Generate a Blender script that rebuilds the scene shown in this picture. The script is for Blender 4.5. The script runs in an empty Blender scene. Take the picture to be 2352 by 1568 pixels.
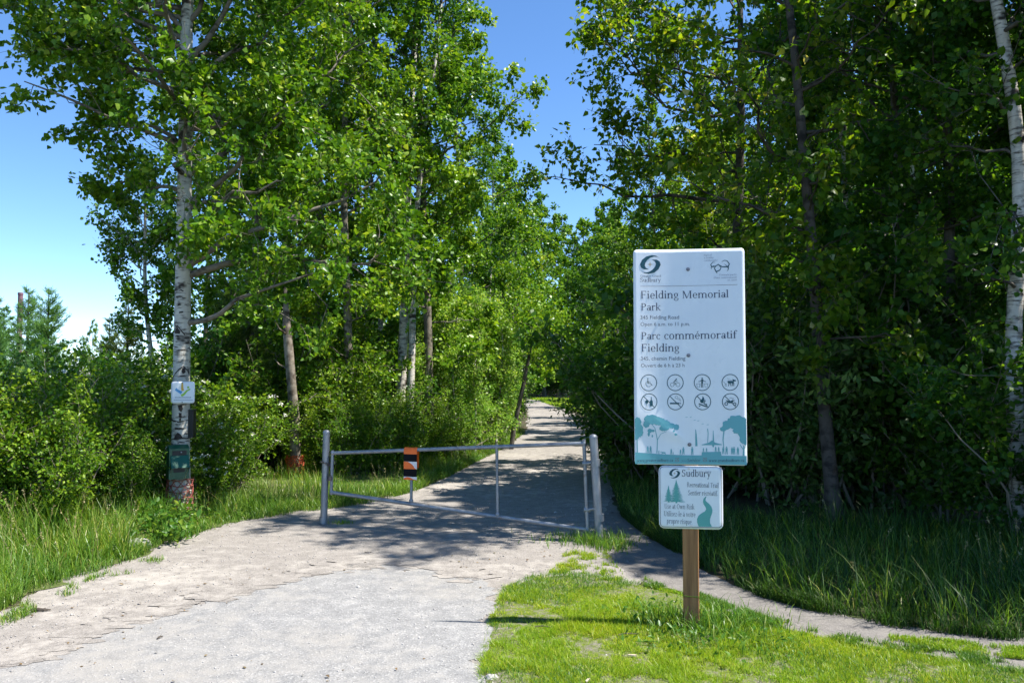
import bpy, math, random
import numpy as np
from mathutils import Vector, Matrix

# ------------------------------------------------------------------ camera, sky, sun, exposure
SC = bpy.context.scene
COL = SC.collection
CAM_H, F_PX, CX, CY = 1.65, 1829.0, 1176.0, 784.0
PITCH = math.radians(2.63)
cam_d = bpy.data.cameras.new("camera"); cam = bpy.data.objects.new("camera", cam_d); COL.objects.link(cam)
cam_d.sensor_width = 36.0; cam_d.lens = 36.0 * F_PX / 2352.0
cam_d.clip_start = 0.05; cam_d.clip_end = 3000
cam.location = (0, 0, CAM_H); cam.rotation_euler = (math.pi / 2 + PITCH, 0, 0)
SC.camera = cam
SUN_EL, SUN_AZ = 61.0, -7.0            # azimuth from +X (right), negative = a little behind the camera
world = bpy.data.worlds.new("World"); SC.world = world; world.use_nodes = True
wn = world.node_tree; bg = wn.nodes["Background"]
sky = wn.nodes.new("ShaderNodeTexSky"); sky.sky_type = 'NISHITA'; sky.sun_disc = False
sky.sun_elevation = math.radians(SUN_EL); sky.sun_rotation = math.radians(90 - SUN_AZ)
sky.altitude = 2000; sky.air_density = 0.78; sky.dust_density = 0.0; sky.ozone_density = 1.6
hs = wn.nodes.new("ShaderNodeHueSaturation"); hs.inputs["Saturation"].default_value = 1.16; hs.inputs["Value"].default_value = 1.0
wn.links.new(sky.outputs[0], hs.inputs["Color"]); wn.links.new(hs.outputs[0], bg.inputs[0]); bg.inputs[1].default_value = 0.142
sun_d = bpy.data.lights.new("sun", 'SUN'); sun = bpy.data.objects.new("sun", sun_d); COL.objects.link(sun)
sun_d.energy = 5.0; sun_d.angle = math.radians(0.53); sun_d.color = (1.0, 0.955, 0.88)
_e, _a = math.radians(SUN_EL), math.radians(SUN_AZ)
S_DIR = Vector((math.cos(_e) * math.cos(_a), math.cos(_e) * math.sin(_a), math.sin(_e)))
sun.rotation_euler = S_DIR.to_track_quat('Z', 'Y').to_euler(); sun.location = (20, -5, 40)
vs = SC.view_settings; vs.view_transform = 'Standard'; vs.look = 'None'; vs.gamma = 1; vs.exposure = 1.1
vs.use_curve_mapping = False
SC.render.engine = 'CYCLES'
cy = SC.cycles
cy.max_bounces = 6; cy.diffuse_bounces = 2; cy.glossy_bounces = 2; cy.transmission_bounces = 4
cy.transparent_max_bounces = 4; cy.caustics_reflective = False; cy.caustics_refractive = False
cy.sample_clamp_indirect = 6.0; cy.use_adaptive_sampling = True; cy.adaptive_threshold = 0.02
cy.use_denoising = True

# ------------------------------------------------------------------ helpers: photo pixel (2352 wide) -> place
def ray(px, py):
    x, y = (px - CX) / F_PX, -(py - CY) / F_PX
    return Vector((x, math.cos(PITCH) - y * math.sin(PITCH), math.sin(PITCH) + y * math.cos(PITCH)))
def G(px, py, z=0.0):
    d = ray(px, py); t = (z - CAM_H) / d.z
    return Vector((d.x * t, d.y * t, z))
def at(px, py, Y):
    d = ray(px, py); t = Y / d.y
    return Vector((d.x * t, Y, CAM_H + d.z * t))
def XD(px, Y): return (px - CX) / F_PX * Y * 1.0

# ------------------------------------------------------------------ helpers: objects
def tag(o, label=None, cat=None, group=None, kind=None):
    if label: o["label"] = label
    if cat: o["category"] = cat
    if group: o["group"] = group
    if kind: o["kind"] = kind
    return o
def empty(name, loc=(0, 0, 0), rz=0.0, label=None, cat=None, group=None):
    o = bpy.data.objects.new(name, None); COL.objects.link(o); o.location = loc; o.rotation_euler = (0, 0, rz)
    o.empty_display_size = 0.1
    return tag(o, label, cat, group)
def link(name, me, parent=None, mat=None):
    o = bpy.data.objects.new(name, me); COL.objects.link(o)
    if mat is not None and not me.materials: me.materials.append(mat)
    if parent is not None: o.parent = parent
    return o
def mesh_np(name, v, f, mat=None, smooth=False):
    v = np.asarray(v, np.float32); f = np.asarray(f, np.int32)
    me = bpy.data.meshes.new(name); M, k = f.shape
    me.vertices.add(len(v)); me.vertices.foreach_set("co", v.ravel())
    me.loops.add(M * k); me.loops.foreach_set("vertex_index", f.ravel())
    me.polygons.add(M); me.polygons.foreach_set("loop_start", np.arange(0, M * k, k, dtype=np.int32))
    me.polygons.foreach_set("loop_total", np.full(M, k, np.int32))
    if smooth: me.polygons.foreach_set("use_smooth", np.ones(M, bool))
    me.update(calc_edges=True)
    if mat is not None: me.materials.append(mat)
    return me
def copy_tree(o, parent=None):
    c = o.copy(); COL.objects.link(c); c.parent = parent
    for ch in o.children:
        copy_tree(ch, c)
    return c

class MB:
    """collects faces of one mesh"""
    def __init__(s): s.v = []; s.f = []
    def poly(s, pts):
        n = len(s.v); s.v += [tuple(p) for p in pts]; s.f.append(tuple(range(n, n + len(pts))))
    def add(s, vs_, fs):
        n = len(s.v); s.v += [tuple(p) for p in vs_]; s.f += [tuple(i + n for i in f) for f in fs]
    def box(s, x0, x1, y0, y1, z0, z1, b=0.0):
        if b <= 0:
            s.add([(x0,y0,z0),(x1,y0,z0),(x1,y1,z0),(x0,y1,z0),(x0,y0,z1),(x1,y0,z1),(x1,y1,z1),(x0,y1,z1)],
                  [(0,3,2,1),(4,5,6,7),(0,1,5,4),(1,2,6,5),(2,3,7,6),(3,0,4,7)])
        else:   # vertical edges chamfered
            pr = [(x0+b,y0),(x1-b,y0),(x1,y0+b),(x1,y1-b),(x1-b,y1),(x0+b,y1),(x0,y1-b),(x0,y0+b)]
            s.prism(pr, z0, z1)
    def prism(s, pr, z0, z1):
        n = len(pr)
        s.add([(x,y,z0) for x,y in pr] + [(x,y,z1) for x,y in pr],
              [tuple(range(n-1,-1,-1)), tuple(range(n,2*n))] + [(i,(i+1)%n,(i+1)%n+n,i+n) for i in range(n)])
    def tube(s, pts, rad, n=12, cap=True):
        pts = [Vector(p) for p in pts]; k = len(pts)
        if not hasattr(rad, '__len__'): rad = [rad] * k
        rings = []
        up = Vector((0, 0, 1))
        t0 = (pts[1] - pts[0]).normalized()
        ref = up if abs(t0.z) < 0.9 else Vector((1, 0, 0))
        for i in range(k):
            t = (pts[min(i+1,k-1)] - pts[max(i-1,0)]).normalized()
            a = t.cross(ref).normalized(); b = a.cross(t).normalized()
            ref = b
            rings.append([pts[i] + rad[i] * (a * math.cos(q*2*math.pi/n) + b * math.sin(q*2*math.pi/n)) for q in range(n)])
        vs_ = [p for r in rings for p in r]; fs = []
        for i in range(k-1):
            for q in range(n):
                fs.append((i*n+q, i*n+(q+1)%n, (i+1)*n+(q+1)%n, (i+1)*n+q))
        if cap: fs += [tuple(range(n-1,-1,-1)), tuple(range((k-1)*n, k*n))]
        s.add(vs_, fs)
    def torus(s, M, R, r, n=12, m=6, sx=1.0):
        vs_ = []; fs = []
        for i in range(n):
            a = 2*math.pi*i/n
            for j in range(m):
                b = 2*math.pi*j/m
                vs_.append(M @ Vector(((R + r*math.cos(b))*math.cos(a)*sx, (R + r*math.cos(b))*math.sin(a), r*math.sin(b))))
        for i in range(n):
            for j in range(m):
                fs.append((i*m+j, ((i+1)%n)*m+j, ((i+1)%n)*m+(j+1)%m, i*m+(j+1)%m))
        s.add(vs_, fs)
    def build(s, name, mat, parent=None, smooth=False):
        me = bpy.data.meshes.new(name); me.from_pydata(s.v, [], s.f); me.update()
        if smooth:
            me.polygons.foreach_set("use_smooth", np.ones(len(me.polygons), bool))
            try: me.set_sharp_from_angle(angle=math.radians(40))
            except Exception: pass
        return link(name, me, parent, mat)

# ------------------------------------------------------------------ helpers: materials
def nt(name):
    m = bpy.data.materials.new(name); m.use_nodes = True
    n = m.node_tree; return m, n, n.nodes["Principled BSDF"], n.nodes["Material Output"]
def ramp(n, fac, stops, interp='LINEAR'):
    r = n.nodes.new("ShaderNodeValToRGB"); r.color_ramp.interpolation = interp
    e = r.color_ramp.elements
    while len(e) < len(stops): e.new(0.5)
    for i, (p, c) in enumerate(stops):
        e[i].position = p; e[i].color = (c[0], c[1], c[2], 1) if hasattr(c, '__len__') else (c, c, c, 1)
    n.links.new(fac, r.inputs[0]); return r.outputs[0]
def coords(n, scale=(1,1,1), kind="Object"):
    t = n.nodes.new("ShaderNodeTexCoord"); m = n.nodes.new("ShaderNodeMapping")
    m.inputs["Scale"].default_value = scale; n.links.new(t.outputs[kind], m.inputs[0]); return m.outputs[0]
def noise(n, vec, scale, detail=4, rough=0.55, out=0):
    x = n.nodes.new("ShaderNodeTexNoise"); x.inputs["Scale"].default_value = scale
    x.inputs["Detail"].default_value = detail; x.inputs["Roughness"].default_value = rough
    if vec is not None: n.links.new(vec, x.inputs["Vector"])
    return x.outputs[out]
def voro(n, vec, scale, out="Distance", feature='F1'):
    x = n.nodes.new("ShaderNodeTexVoronoi"); x.inputs["Scale"].default_value = scale; x.feature = feature
    n.links.new(vec, x.inputs["Vector"]); return x.outputs[out]
def mixc(n, fac, a, b, mode='MIX'):
    x = n.nodes.new("ShaderNodeMix"); x.data_type = 'RGBA'; x.blend_type = mode
    for sock, val in ((x.inputs[0], fac), (x.inputs[6], a), (x.inputs[7], b)):
        if hasattr(val, 'is_linked') or hasattr(val, 'links'): n.links.new(val, sock)
        elif hasattr(val, '__len__'): sock.default_value = (val[0], val[1], val[2], 1)
        else: sock.default_value = val
    return x.outputs[2]
def bump(n, h, bsdf, strength=0.3, dist=0.01):
    b = n.nodes.new("ShaderNodeBump"); b.inputs["Strength"].default_value = strength; b.inputs["Distance"].default_value = dist
    n.links.new(h, b.inputs["Height"]); n.links.new(b.outputs[0], bsdf.inputs["Normal"])

def mat_plain(name, c, rough=0.5, metal=0.0, var=0.12, scale=6, spec=0.5, bmp=0.0):
    m, n, p, o = nt(name)
    v = noise(n, coords(n), scale, 5)
    d = tuple(max(0, x * (1 - var)) for x in c); l = tuple(min(1, x * (1 + var)) for x in c)
    n.links.new(ramp(n, v, [(0.3, d), (0.7, l)]), p.inputs["Base Color"])
    p.inputs["Roughness"].default_value = rough; p.inputs["Metallic"].default_value = metal
    p.inputs["Specular IOR Level"].default_value = spec
    if bmp: bump(n, noise(n, coords(n), scale * 4, 6), p, bmp, 0.004)
    return m
def mat_leaf(name, stops, trans, tmix=0.33, gloss=0.22, rough=0.36, hue_var=0.25):
    m, n, p, o = nt(name)
    g = n.nodes.new("ShaderNodeNewGeometry"); oi = n.nodes.new("ShaderNodeObjectInfo")
    base = ramp(n, g.outputs["Random Per Island"], stops)
    tint = ramp(n, oi.outputs["Random"], [(0, (1 - hue_var, 1 - hue_var * 0.55, 1 - hue_var * 0.2)), (1, (1 + hue_var * 0.4, 1 + hue_var * 0.2, 1.0))])
    base = mixc(n, 1.0, base, tint, 'MULTIPLY')
    base = mixc(n, 1.0, base, ramp(n, noise(n, coords(n), 1.1, 3, 0.6), [(0.3, (0.74, 0.88, 0.85)), (0.7, (1.26, 1.1, 1.0))]), 'MULTIPLY')
    n.links.new(base, p.inputs["Base Color"])
    p.inputs["Roughness"].default_value = rough; p.inputs["Specular IOR Level"].default_value = gloss
    t = n.nodes.new("ShaderNodeBsdfTranslucent")
    tc = mixc(n, 1.0, base, trans, 'MULTIPLY'); n.links.new(tc, t.inputs[0])
    mx = n.nodes.new("ShaderNodeMixShader"); mx.inputs[0].default_value = tmix
    n.links.new(p.outputs[0], mx.inputs[1]); n.links.new(t.outputs[0], mx.inputs[2]); n.links.new(mx.outputs[0], o.inputs[0])
    return m
def mat_bark(name, pale, mid, dark, amount=0.5, hz=9.0):
    m, n, p, o = nt(name)
    c1 = coords(n, (2.2, 2.2, hz)); c2 = coords(n, (5, 5, 2.0)); c3 = coords(n, (1.3, 1.3, 2.2))
    streak = ramp(n, noise(n, c1, 3.0, 6, 0.62), [(0.57 - 0.12 * amount, 0.0), (0.66, 1.0)])
    blot = ramp(n, noise(n, c3, 2.6, 3, 0.6), [(0.60 - 0.10 * amount, 0.0), (0.66, 1.0)])
    base = mixc(n, ramp(n, noise(n, c2, 3.0, 5), [(0.3, 0), (0.75, 1)]), pale, mid)
    base = mixc(n, streak, base, dark)
    base = mixc(n, blot, base, dark)
    n.links.new(base, p.inputs["Base Color"]); p.inputs["Roughness"].default_value = 0.75
    p.inputs["Specular IOR Level"].default_value = 0.25
    bump(n, noise(n, c1, 7.0, 5), p, 0.35, 0.01)
    return m

M = {}
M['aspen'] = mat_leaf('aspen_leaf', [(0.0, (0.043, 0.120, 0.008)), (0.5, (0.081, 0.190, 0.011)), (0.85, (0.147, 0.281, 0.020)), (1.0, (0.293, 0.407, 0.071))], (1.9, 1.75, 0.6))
M['aspen2'] = mat_leaf('aspen_leaf_bright', [(0.0, (0.066, 0.162, 0.009)), (0.5, (0.124, 0.252, 0.014)), (0.85, (0.205, 0.351, 0.028)), (1.0, (0.382, 0.505, 0.095))], (1.9, 1.7, 0.6))
M['poplar'] = mat_leaf('poplar_leaf', [(0.0, (0.035, 0.095, 0.008)), (0.4, (0.075, 0.155, 0.012)), (0.85, (0.13, 0.20, 0.018)), (0.97, (0.17, 0.19, 0.03)), (1.0, (0.46, 0.46, 0.30))], (2.6, 2.3, 0.5), tmix=0.5, hue_var=0.1)
M['sapling'] = mat_leaf('sapling_leaf', [(0.0, (0.12, 0.25, 0.03)), (0.5, (0.21, 0.38, 0.05)), (0.85, (0.30, 0.46, 0.09)), (1.0, (0.50, 0.58, 0.28))], (1.5, 1.4, 0.6), tmix=0.42, hue_var=0.1)
M['shade'] = mat_leaf('shaded_forest_leaf', [(0.0, (0.024, 0.072, 0.012)), (0.6, (0.052, 0.135, 0.016)), (1.0, (0.12, 0.22, 0.03))], (2.6, 2.4, 0.6), tmix=0.42)  # darker leaf tone, the shade of the wood put into the colour
M['shrub'] = mat_leaf('shrub_leaf', [(0.0, (0.053, 0.128, 0.011)), (0.5, (0.117, 0.224, 0.016)), (1.0, (0.235, 0.344, 0.029))], (1.8, 1.7, 0.6))
M['olive'] = mat_leaf('olive_shrub_leaf', [(0.0, (0.075, 0.128, 0.011)), (0.5, (0.159, 0.224, 0.016)), (1.0, (0.282, 0.303, 0.027))], (1.7, 1.6, 0.6))
M['willow'] = mat_leaf('blue_green_leaf', [(0.0, (0.040, 0.095, 0.022)), (0.6, (0.080, 0.153, 0.036)), (1.0, (0.160, 0.255, 0.072))], (1.6, 1.7, 0.9))
M['blossom'] = mat_plain('white_blossom', (0.72, 0.70, 0.60), 0.7)
M['needle'] = mat_leaf('pine_needle', [(0.0, (0.058, 0.111, 0.026)), (1.0, (0.156, 0.208, 0.046))], (1.5, 1.5, 0.7), tmix=0.2, rough=0.5)
M['larch'] = mat_leaf('larch_needle', [(0.0, (0.085, 0.203, 0.060)), (1.0, (0.203, 0.372, 0.101))], (1.6, 1.6, 0.8), tmix=0.25, rough=0.5)
M['grass'] = mat_leaf('tall_grass_blade', [(0.0, (0.060, 0.137, 0.016)), (0.6, (0.127, 0.243, 0.030)), (0.92, (0.237, 0.335, 0.059)), (1.0, (0.439, 0.395, 0.142))], (1.7, 1.7, 0.6), tmix=0.35, gloss=0.3)
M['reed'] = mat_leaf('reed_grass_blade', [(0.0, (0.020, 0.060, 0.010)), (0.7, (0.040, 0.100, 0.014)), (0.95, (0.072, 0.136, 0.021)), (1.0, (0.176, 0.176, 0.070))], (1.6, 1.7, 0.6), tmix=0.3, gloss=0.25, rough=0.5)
M['lawn'] = mat_leaf('lawn_blade', [(0.0, (0.107, 0.221, 0.010)), (0.4, (0.213, 0.342, 0.014)), (0.8, (0.330, 0.441, 0.023)), (0.93, (0.405, 0.441, 0.059)), (1.0, (0.490, 0.441, 0.130))], (1.3, 1.3, 0.6), tmix=0.40, gloss=0.2, hue_var=0.0)
M['straw'] = mat_leaf('dry_straw', [(0.0, (0.26, 0.23, 0.10)), (1.0, (0.45, 0.40, 0.22))], (1.1, 1.1, 0.8), tmix=0.2, hue_var=0.0)
M['litter'] = mat_leaf('dead_leaf', [(0.0, (0.09, 0.06, 0.035)), (1.0, (0.24, 0.17, 0.09))], (1.1, 1.0, 0.8), tmix=0.1, hue_var=0.0)
M['weed'] = mat_leaf('weed_leaf', [(0.0, (0.06, 0.15, 0.02)), (0.6, (0.11, 0.22, 0.03)), (1.0, (0.22, 0.28, 0.03))], (1.6, 1.6, 0.6), tmix=0.35)
M['bark_aspen'] = mat_bark('aspen_bark', (0.60, 0.57, 0.50), (0.44, 0.42, 0.36), (0.045, 0.038, 0.032), 0.45)
M['bark_birch'] = mat_bark('birch_bark', (0.70, 0.66, 0.60), (0.50, 0.45, 0.38), (0.05, 0.04, 0.035), 0.6, 12)
M['bark_branch'] = mat_bark('branch_bark', (0.24, 0.21, 0.17), (0.16, 0.135, 0.105), (0.045, 0.038, 0.03), 0.5, 3)
M['bark_grey'] = mat_bark('grey_bark', (0.15, 0.135, 0.115), (0.09, 0.08, 0.065), (0.035, 0.03, 0.025), 0.6, 3)
M['bark_dark'] = mat_bark('dark_bark', (0.10, 0.085, 0.07), (0.06, 0.05, 0.042), (0.02, 0.017, 0.014), 0.6, 3)
M['bark_scar'] = mat_plain('black_bark_scar', (0.035, 0.028, 0.024), 0.9, 0, 0.5, 40)
M['snag'] = mat_bark('weathered_wood', (0.34, 0.30, 0.25), (0.22, 0.175, 0.13), (0.07, 0.05, 0.035), 1.1, 1.6)
M['twig'] = mat_plain('twig_bark', (0.20, 0.17, 0.13), 0.8)
def mat_metal():
    m, n, p, o = nt('galvanised_steel'); c = coords(n)
    z = ramp(n, noise(n, coords(n, (1, 1, .35)), 9, 6, .65), [(0.3, (0.20, 0.215, 0.235)), (0.7, (0.36, 0.38, 0.40))]); f = ramp(n, noise(n, c, 5.5, 7, .7), [(0.60, 0.0), (0.70, 0.8)])
    n.links.new(mixc(n, f, z, (0.17, 0.085, 0.045)), p.inputs["Base Color"]); p.inputs["Metallic"].default_value = 0.55
    n.links.new(ramp(n, noise(n, c, 14, 4), [(0.3, 0.38), (0.7, 0.62)]), p.inputs["Roughness"]); bump(n, noise(n, c, 40, 5), p, 0.12, 0.004); return m
M['metal'] = mat_metal()
M['rust'] = mat_plain('dark_chain_steel', (0.13, 0.11, 0.10), 0.55, 0.6, 0.3, 30)
M['green_box'] = mat_plain('green_enamel', (0.006, 0.10, 0.055), 0.28, 0, 0.12, 4)
M['black'] = mat_plain('black_plastic', (0.012, 0.012, 0.013), 0.5)
M['net'] = mat_plain('faded_orange_net', (0.34, 0.10, 0.075), 0.6, 0, 0.3, 10)
M['net2'] = mat_plain('orange_red_net', (0.55, 0.085, 0.02), 0.6, 0, 0.3, 10)
M['orange'] = mat_plain('orange_sheeting', (0.90, 0.15, 0.015), 0.42, 0, 0.08, 5)
M['stripe_black'] = mat_plain('black_sheeting', (0.006, 0.006, 0.008), 0.75, 0, 0.1, 5, spec=0.15)
M['stripe_white'] = mat_plain('white_sheeting', (0.75, 0.72, 0.70), 0.45, 0, 0.05, 5)
def mat_panel():
    m, n, p, o = nt('sign_white')
    v = ramp(n, noise(n, coords(n, (16, 16, 0.8)), 1.6, 4, 0.55), [(0.45, 0.0), (0.8, 0.13)]); w = ramp(n, noise(n, coords(n), 3.2, 6, 0.65), [(0.35, (0.80, 0.83, 0.87)), (0.7, (0.86, 0.88, 0.90))])
    n.links.new(mixc(n, v, w, (0.62, 0.63, 0.62)), p.inputs["Base Color"]); n.links.new(ramp(n, noise(n, coords(n), 6, 5), [(0.3, 0.22), (0.7, 0.42)]), p.inputs["Roughness"]); return m
M['panel'] = mat_panel()
M['panel_back'] = mat_plain('sign_aluminium', (0.5, 0.5, 0.5), 0.45, 0.8)
M['ink'] = mat_plain('slate_ink', (0.035, 0.05, 0.10), 0.5, 0, 0.05)
M['ink_grey'] = mat_plain('grey_ink', (0.13, 0.15, 0.19), 0.5, 0, 0.05)
M['ink_pale'] = mat_plain('pale_grey_ink', (0.34, 0.36, 0.42), 0.5, 0, 0.05)
M['ink_line'] = mat_plain('taupe_ink', (0.22, 0.19, 0.19), 0.5, 0, 0.05)
M['teal_dark'] = mat_plain('dark_teal_ink', (0.006, 0.075, 0.10), 0.5, 0, 0.05)
M['teal'] = mat_plain('teal_ink', (0.13, 0.40, 0.44), 0.4, 0, 0.04)
M['teal2'] = mat_plain('sea_green_ink', (0.11, 0.40, 0.37), 0.4, 0, 0.04)
M['gold'] = mat_plain('gold_ink', (0.50, 0.40, 0.26), 0.5)
M['blue'] = mat_plain('blue_ink', (0.10, 0.35, 0.65), 0.5)
M['lime'] = mat_plain('lime_ink', (0.35, 0.60, 0.08), 0.5)
M['amber'] = mat_plain('amber_ink', (0.75, 0.45, 0.05), 0.5)
M['bolt'] = mat_plain('bolt_steel', (0.20, 0.20, 0.23), 0.4, 0.7)
M['stack'] = mat_plain('smokestack_brick', (0.20, 0.10, 0.12), 0.9, 0, 0.1, 0.2)
M['stone'] = mat_plain('stone', (0.36, 0.34, 0.32), 0.85, 0, 0.3, 9, bmp=0.3)
M['stick'] = mat_plain('dead_stick', (0.075, 0.06, 0.045), 0.85, 0, 0.3, 12)
M['drift'] = mat_plain('bleached_wood_chip', (0.48, 0.40, 0.30), 0.8, 0, 0.2, 12)

def mat_wood():
    m, n, p, o = nt('treated_timber')
    c = coords(n, (9, 9, 0.55)); v = noise(n, c, 4.0, 7, 0.62); w = noise(n, coords(n, (26, 26, 0.9)), 5.0, 3)
    base = ramp(n, v, [(0.28, (0.15, 0.062, 0.022)), (0.5, (0.30, 0.135, 0.05)), (0.75, (0.42, 0.21, 0.085))])
    base = mixc(n, ramp(n, w, [(0.55, 0), (0.72, 0.55)]), base, (0.11, 0.05, 0.02))
    n.links.new(base, p.inputs["Base Color"]); p.inputs["Roughness"].default_value = 0.7
    bump(n, v, p, 0.3, 0.006); return m
M['wood'] = mat_wood()
def mat_ground(name, dark, mid, light, fine=160, patch=None, patch_amt=0.5, rough=0.9, green=None):
    m, n, p, o = nt(name)
    c = coords(n)
    big = noise(n, c, 0.55, 5, 0.6); med = noise(n, c, 7.0, 6, 0.65); grit = voro(n, c, fine, "Color")
    gv = n.nodes.new("ShaderNodeSeparateColor"); n.links.new(grit, gv.inputs[0])
    base = ramp(n, gv.outputs[0], [(0.0, dark), (0.35, mid), (0.8, mid), (1.0, light)])
    base = mixc(n, 0.42, base, ramp(n, med, [(0.3, dark), (0.5, mid), (0.72, light)]))
    if patch is not None:
        f = ramp(n, mixc(n, 0.35, big, med), [(0.60 - 0.16 * patch_amt, 0.0), (0.64, 0.85)])
        base = mixc(n, f, base, patch)
    if green is not None:
        f2 = ramp(n, noise(n, c, 2.3, 6, 0.7), [(0.57, 0.0), (0.66, 0.7)])
        base = mixc(n, f2, base, green)
    n.links.new(base, p.inputs["Base Color"]); p.inputs["Roughness"].default_value = rough
    p.inputs["Specular IOR Level"].default_value = 0.2
    h = mixc(n, 0.5, voro(n, c, fine, "Distance"), med)
    bump(n, h, p, 0.6, 0.008)
    return m
M['asphalt'] = mat_ground('chip_seal_asphalt', (0.150, 0.149, 0.147), (0.235, 0.232, 0.228), (0.42, 0.41, 0.395), 95, (0.29, 0.27, 0.242), 0.8)
M['gravel'] = mat_ground('packed_gravel', (0.150, 0.137, 0.123), (0.251, 0.228, 0.205), (0.383, 0.356, 0.324), 120, (0.383, 0.351, 0.310), 0.5)
M['dirt'] = mat_ground('footpath_dirt', (0.115, 0.106, 0.098), (0.175, 0.163, 0.15), (0.27, 0.25, 0.23), 110, (0.20, 0.185, 0.165), 0.5)
M['soil'] = mat_ground('forest_floor', (0.035, 0.028, 0.018), (0.065, 0.055, 0.032), (0.11, 0.10, 0.055), 60, (0.045, 0.07, 0.02), 0.6)
def mat_turf():
    m, n, p, o = nt('lawn_turf'); c = coords(n)
    grit = n.nodes.new("ShaderNodeSeparateColor"); n.links.new(voro(n, c, 130, "Color"), grit.inputs[0])
    dirt = ramp(n, grit.outputs[0], [(0, (0.10, 0.09, 0.07)), (0.5, (0.16, 0.145, 0.118)), (1, (0.27, 0.245, 0.21))])
    moss = ramp(n, noise(n, c, 38, 5), [(0.3, (0.07, 0.10, 0.014)), (0.7, (0.14, 0.18, 0.024))])
    f = ramp(n, mixc(n, 0.5, noise(n, c, 1.9, 7, 0.72), noise(n, c, 24, 4)), [(0.40, 0.0), (0.56, 1.0)])
    n.links.new(mixc(n, f, dirt, moss), p.inputs["Base Color"]); p.inputs["Roughness"].default_value = 0.95; p.inputs["Specular IOR Level"].default_value = 0.1
    bump(n, noise(n, c, 60, 6), p, 0.6, 0.01); return m
M['turf'] = mat_turf()
M['verge'] = mat_ground('verge_soil', (0.05, 0.07, 0.02), (0.085, 0.11, 0.03), (0.14, 0.16, 0.05), 60, (0.20, 0.18, 0.14), 0.35)
M['meadow'] = mat_ground('meadow_turf', (0.07, 0.12, 0.02), (0.12, 0.20, 0.025), (0.20, 0.28, 0.04), 60)

# ------------------------------------------------------------------ setting: ground sheets
def fbm(x, y, s=1.0, seed=0.0):
    x = np.asarray(x, float) * s + seed * 7.13; y = np.asarray(y, float) * s - seed * 3.7
    r = 0
    for k, (f, a) in enumerate(((1, .5), (2.1, .27), (4.3, .15), (8.7, .08))):
        r = r + a * np.sin(f * x + 1.7 * k + 1.3 * np.sin(f * .7 * y + k)) * np.cos(f * y * .9 - 2.1 * k + 1.1 * np.sin(f * .8 * x + 2 * k))
    return r
def gpoly(pix): return [tuple(G(x, y)[:2]) for x, y in pix]
def rough_edge(poly, step=0.06, amp=0.035, seed=1):
    out = []
    n = len(poly)
    for i in range(n):
        a = np.array(poly[i]); b = np.array(poly[(i + 1) % n]); L = np.linalg.norm(b - a)
        st = max(step, 0.006 * (abs(a[1]) + abs(b[1]))); k = max(1, int(L / st))
        nrm = np.array((b[1] - a[1], a[0] - b[0])) / max(L, 1e-6)
        for j in range(k):
            p = a + (b - a) * j / k
            d = amp * (2.2 * fbm(p[0], p[1], 3.0, seed) + 1.6 * fbm(p[0], p[1], 17.0, seed + 3))
            out.append(tuple(p + nrm * d))
    return out
def sheet(name, poly, z, mat, amp=0.035, seed=1):
    from mathutils.geometry import tessellate_polygon
    pts = rough_edge(poly, amp=amp, seed=seed)
    tr = tessellate_polygon([[Vector((x, y, 0)) for x, y in pts]])
    v = [(x, y, z) for x, y in pts]
    fs = []
    for t in tr:
        a, b, c = (np.array(v[i]) for i in t)
        cr = (b[0]-a[0])*(c[1]-a[1]) - (b[1]-a[1])*(c[0]-a[0])
        fs.append(tuple(t) if cr > 0 else tuple(reversed(t)))
    me = bpy.data.meshes.new(name); me.from_pydata(v, [], fs); me.update()
    o = link(name, me, None, mat); o["kind"] = "structure"; return o
def inside(poly, x, y):
    x = np.asarray(x); y = np.asarray(y); r = np.zeros(x.shape, bool); n = len(poly)
    for i in range(n):
        x0, y0 = poly[i]; x1, y1 = poly[(i + 1) % n]
        if y0 == y1: continue
        c = ((y0 > y) != (y1 > y)) & (x < (x1 - x0) * (y - y0) / (y1 - y0) + x0)
        r ^= c
    return r
def scatter(rng, poly, n, dens=None):
    p = np.array(poly); lo, hi = p.min(0), p.max(0); out = np.zeros((0, 2))
    for _ in range(60):
        q = rng.uniform(lo, hi, (n * 2, 2)); q = q[inside(poly, q[:, 0], q[:, 1])]
        if dens is not None: q = q[rng.random(len(q)) < dens(q[:, 0], q[:, 1])]
        out = np.vstack((out, q))
        if len(out) >= n: break
    return out[:n]

_gm = MB(); _gm.poly([(-900, -60, 0), (900, -60, 0), (900, 1500, 0), (-900, 1500, 0)])
ground = _gm.build('ground', M['soil']); ground["kind"] = "structure"

GRAVEL = gpoly([(-500, 1640), (-300, 1480), (0, 1398), (70, 1362), (150, 1328), (300, 1283), (345, 1262), (430, 1228), (560, 1190), (740, 1166), (850, 1150),
                (950, 1126), (1030, 1092), (1100, 1055), (1170, 1020), (1205, 995), (1213, 960), (1212, 938), (1205, 926), (1190, 916),
                (1236, 918), (1262, 930), (1305, 942), (1345, 962), (1378, 990), (1392, 1030), (1400, 1090), (1405, 1160), (1430, 1225), (1470, 1330), (1300, 1500), (1150, 1700), (-200, 1900)])
gravel = sheet('gravel_trail', GRAVEL, 0.004, M['gravel'], 0.05, 2)
FOOT = gpoly([(1396, 1120), (1426, 1180), (1470, 1216), (1570, 1276), (1650, 1324), (1730, 1359), (1858, 1396), (2058, 1435), (2352, 1468), (2700, 1500),
              (2700, 1600), (2352, 1545), (2000, 1490), (1900, 1468), (1770, 1442), (1640, 1398), (1570, 1366), (1480, 1345), (1420, 1290), (1385, 1240)])
foot = sheet('dirt_footpath', FOOT, 0.0065, M['dirt'], 0.035, 5)
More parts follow.
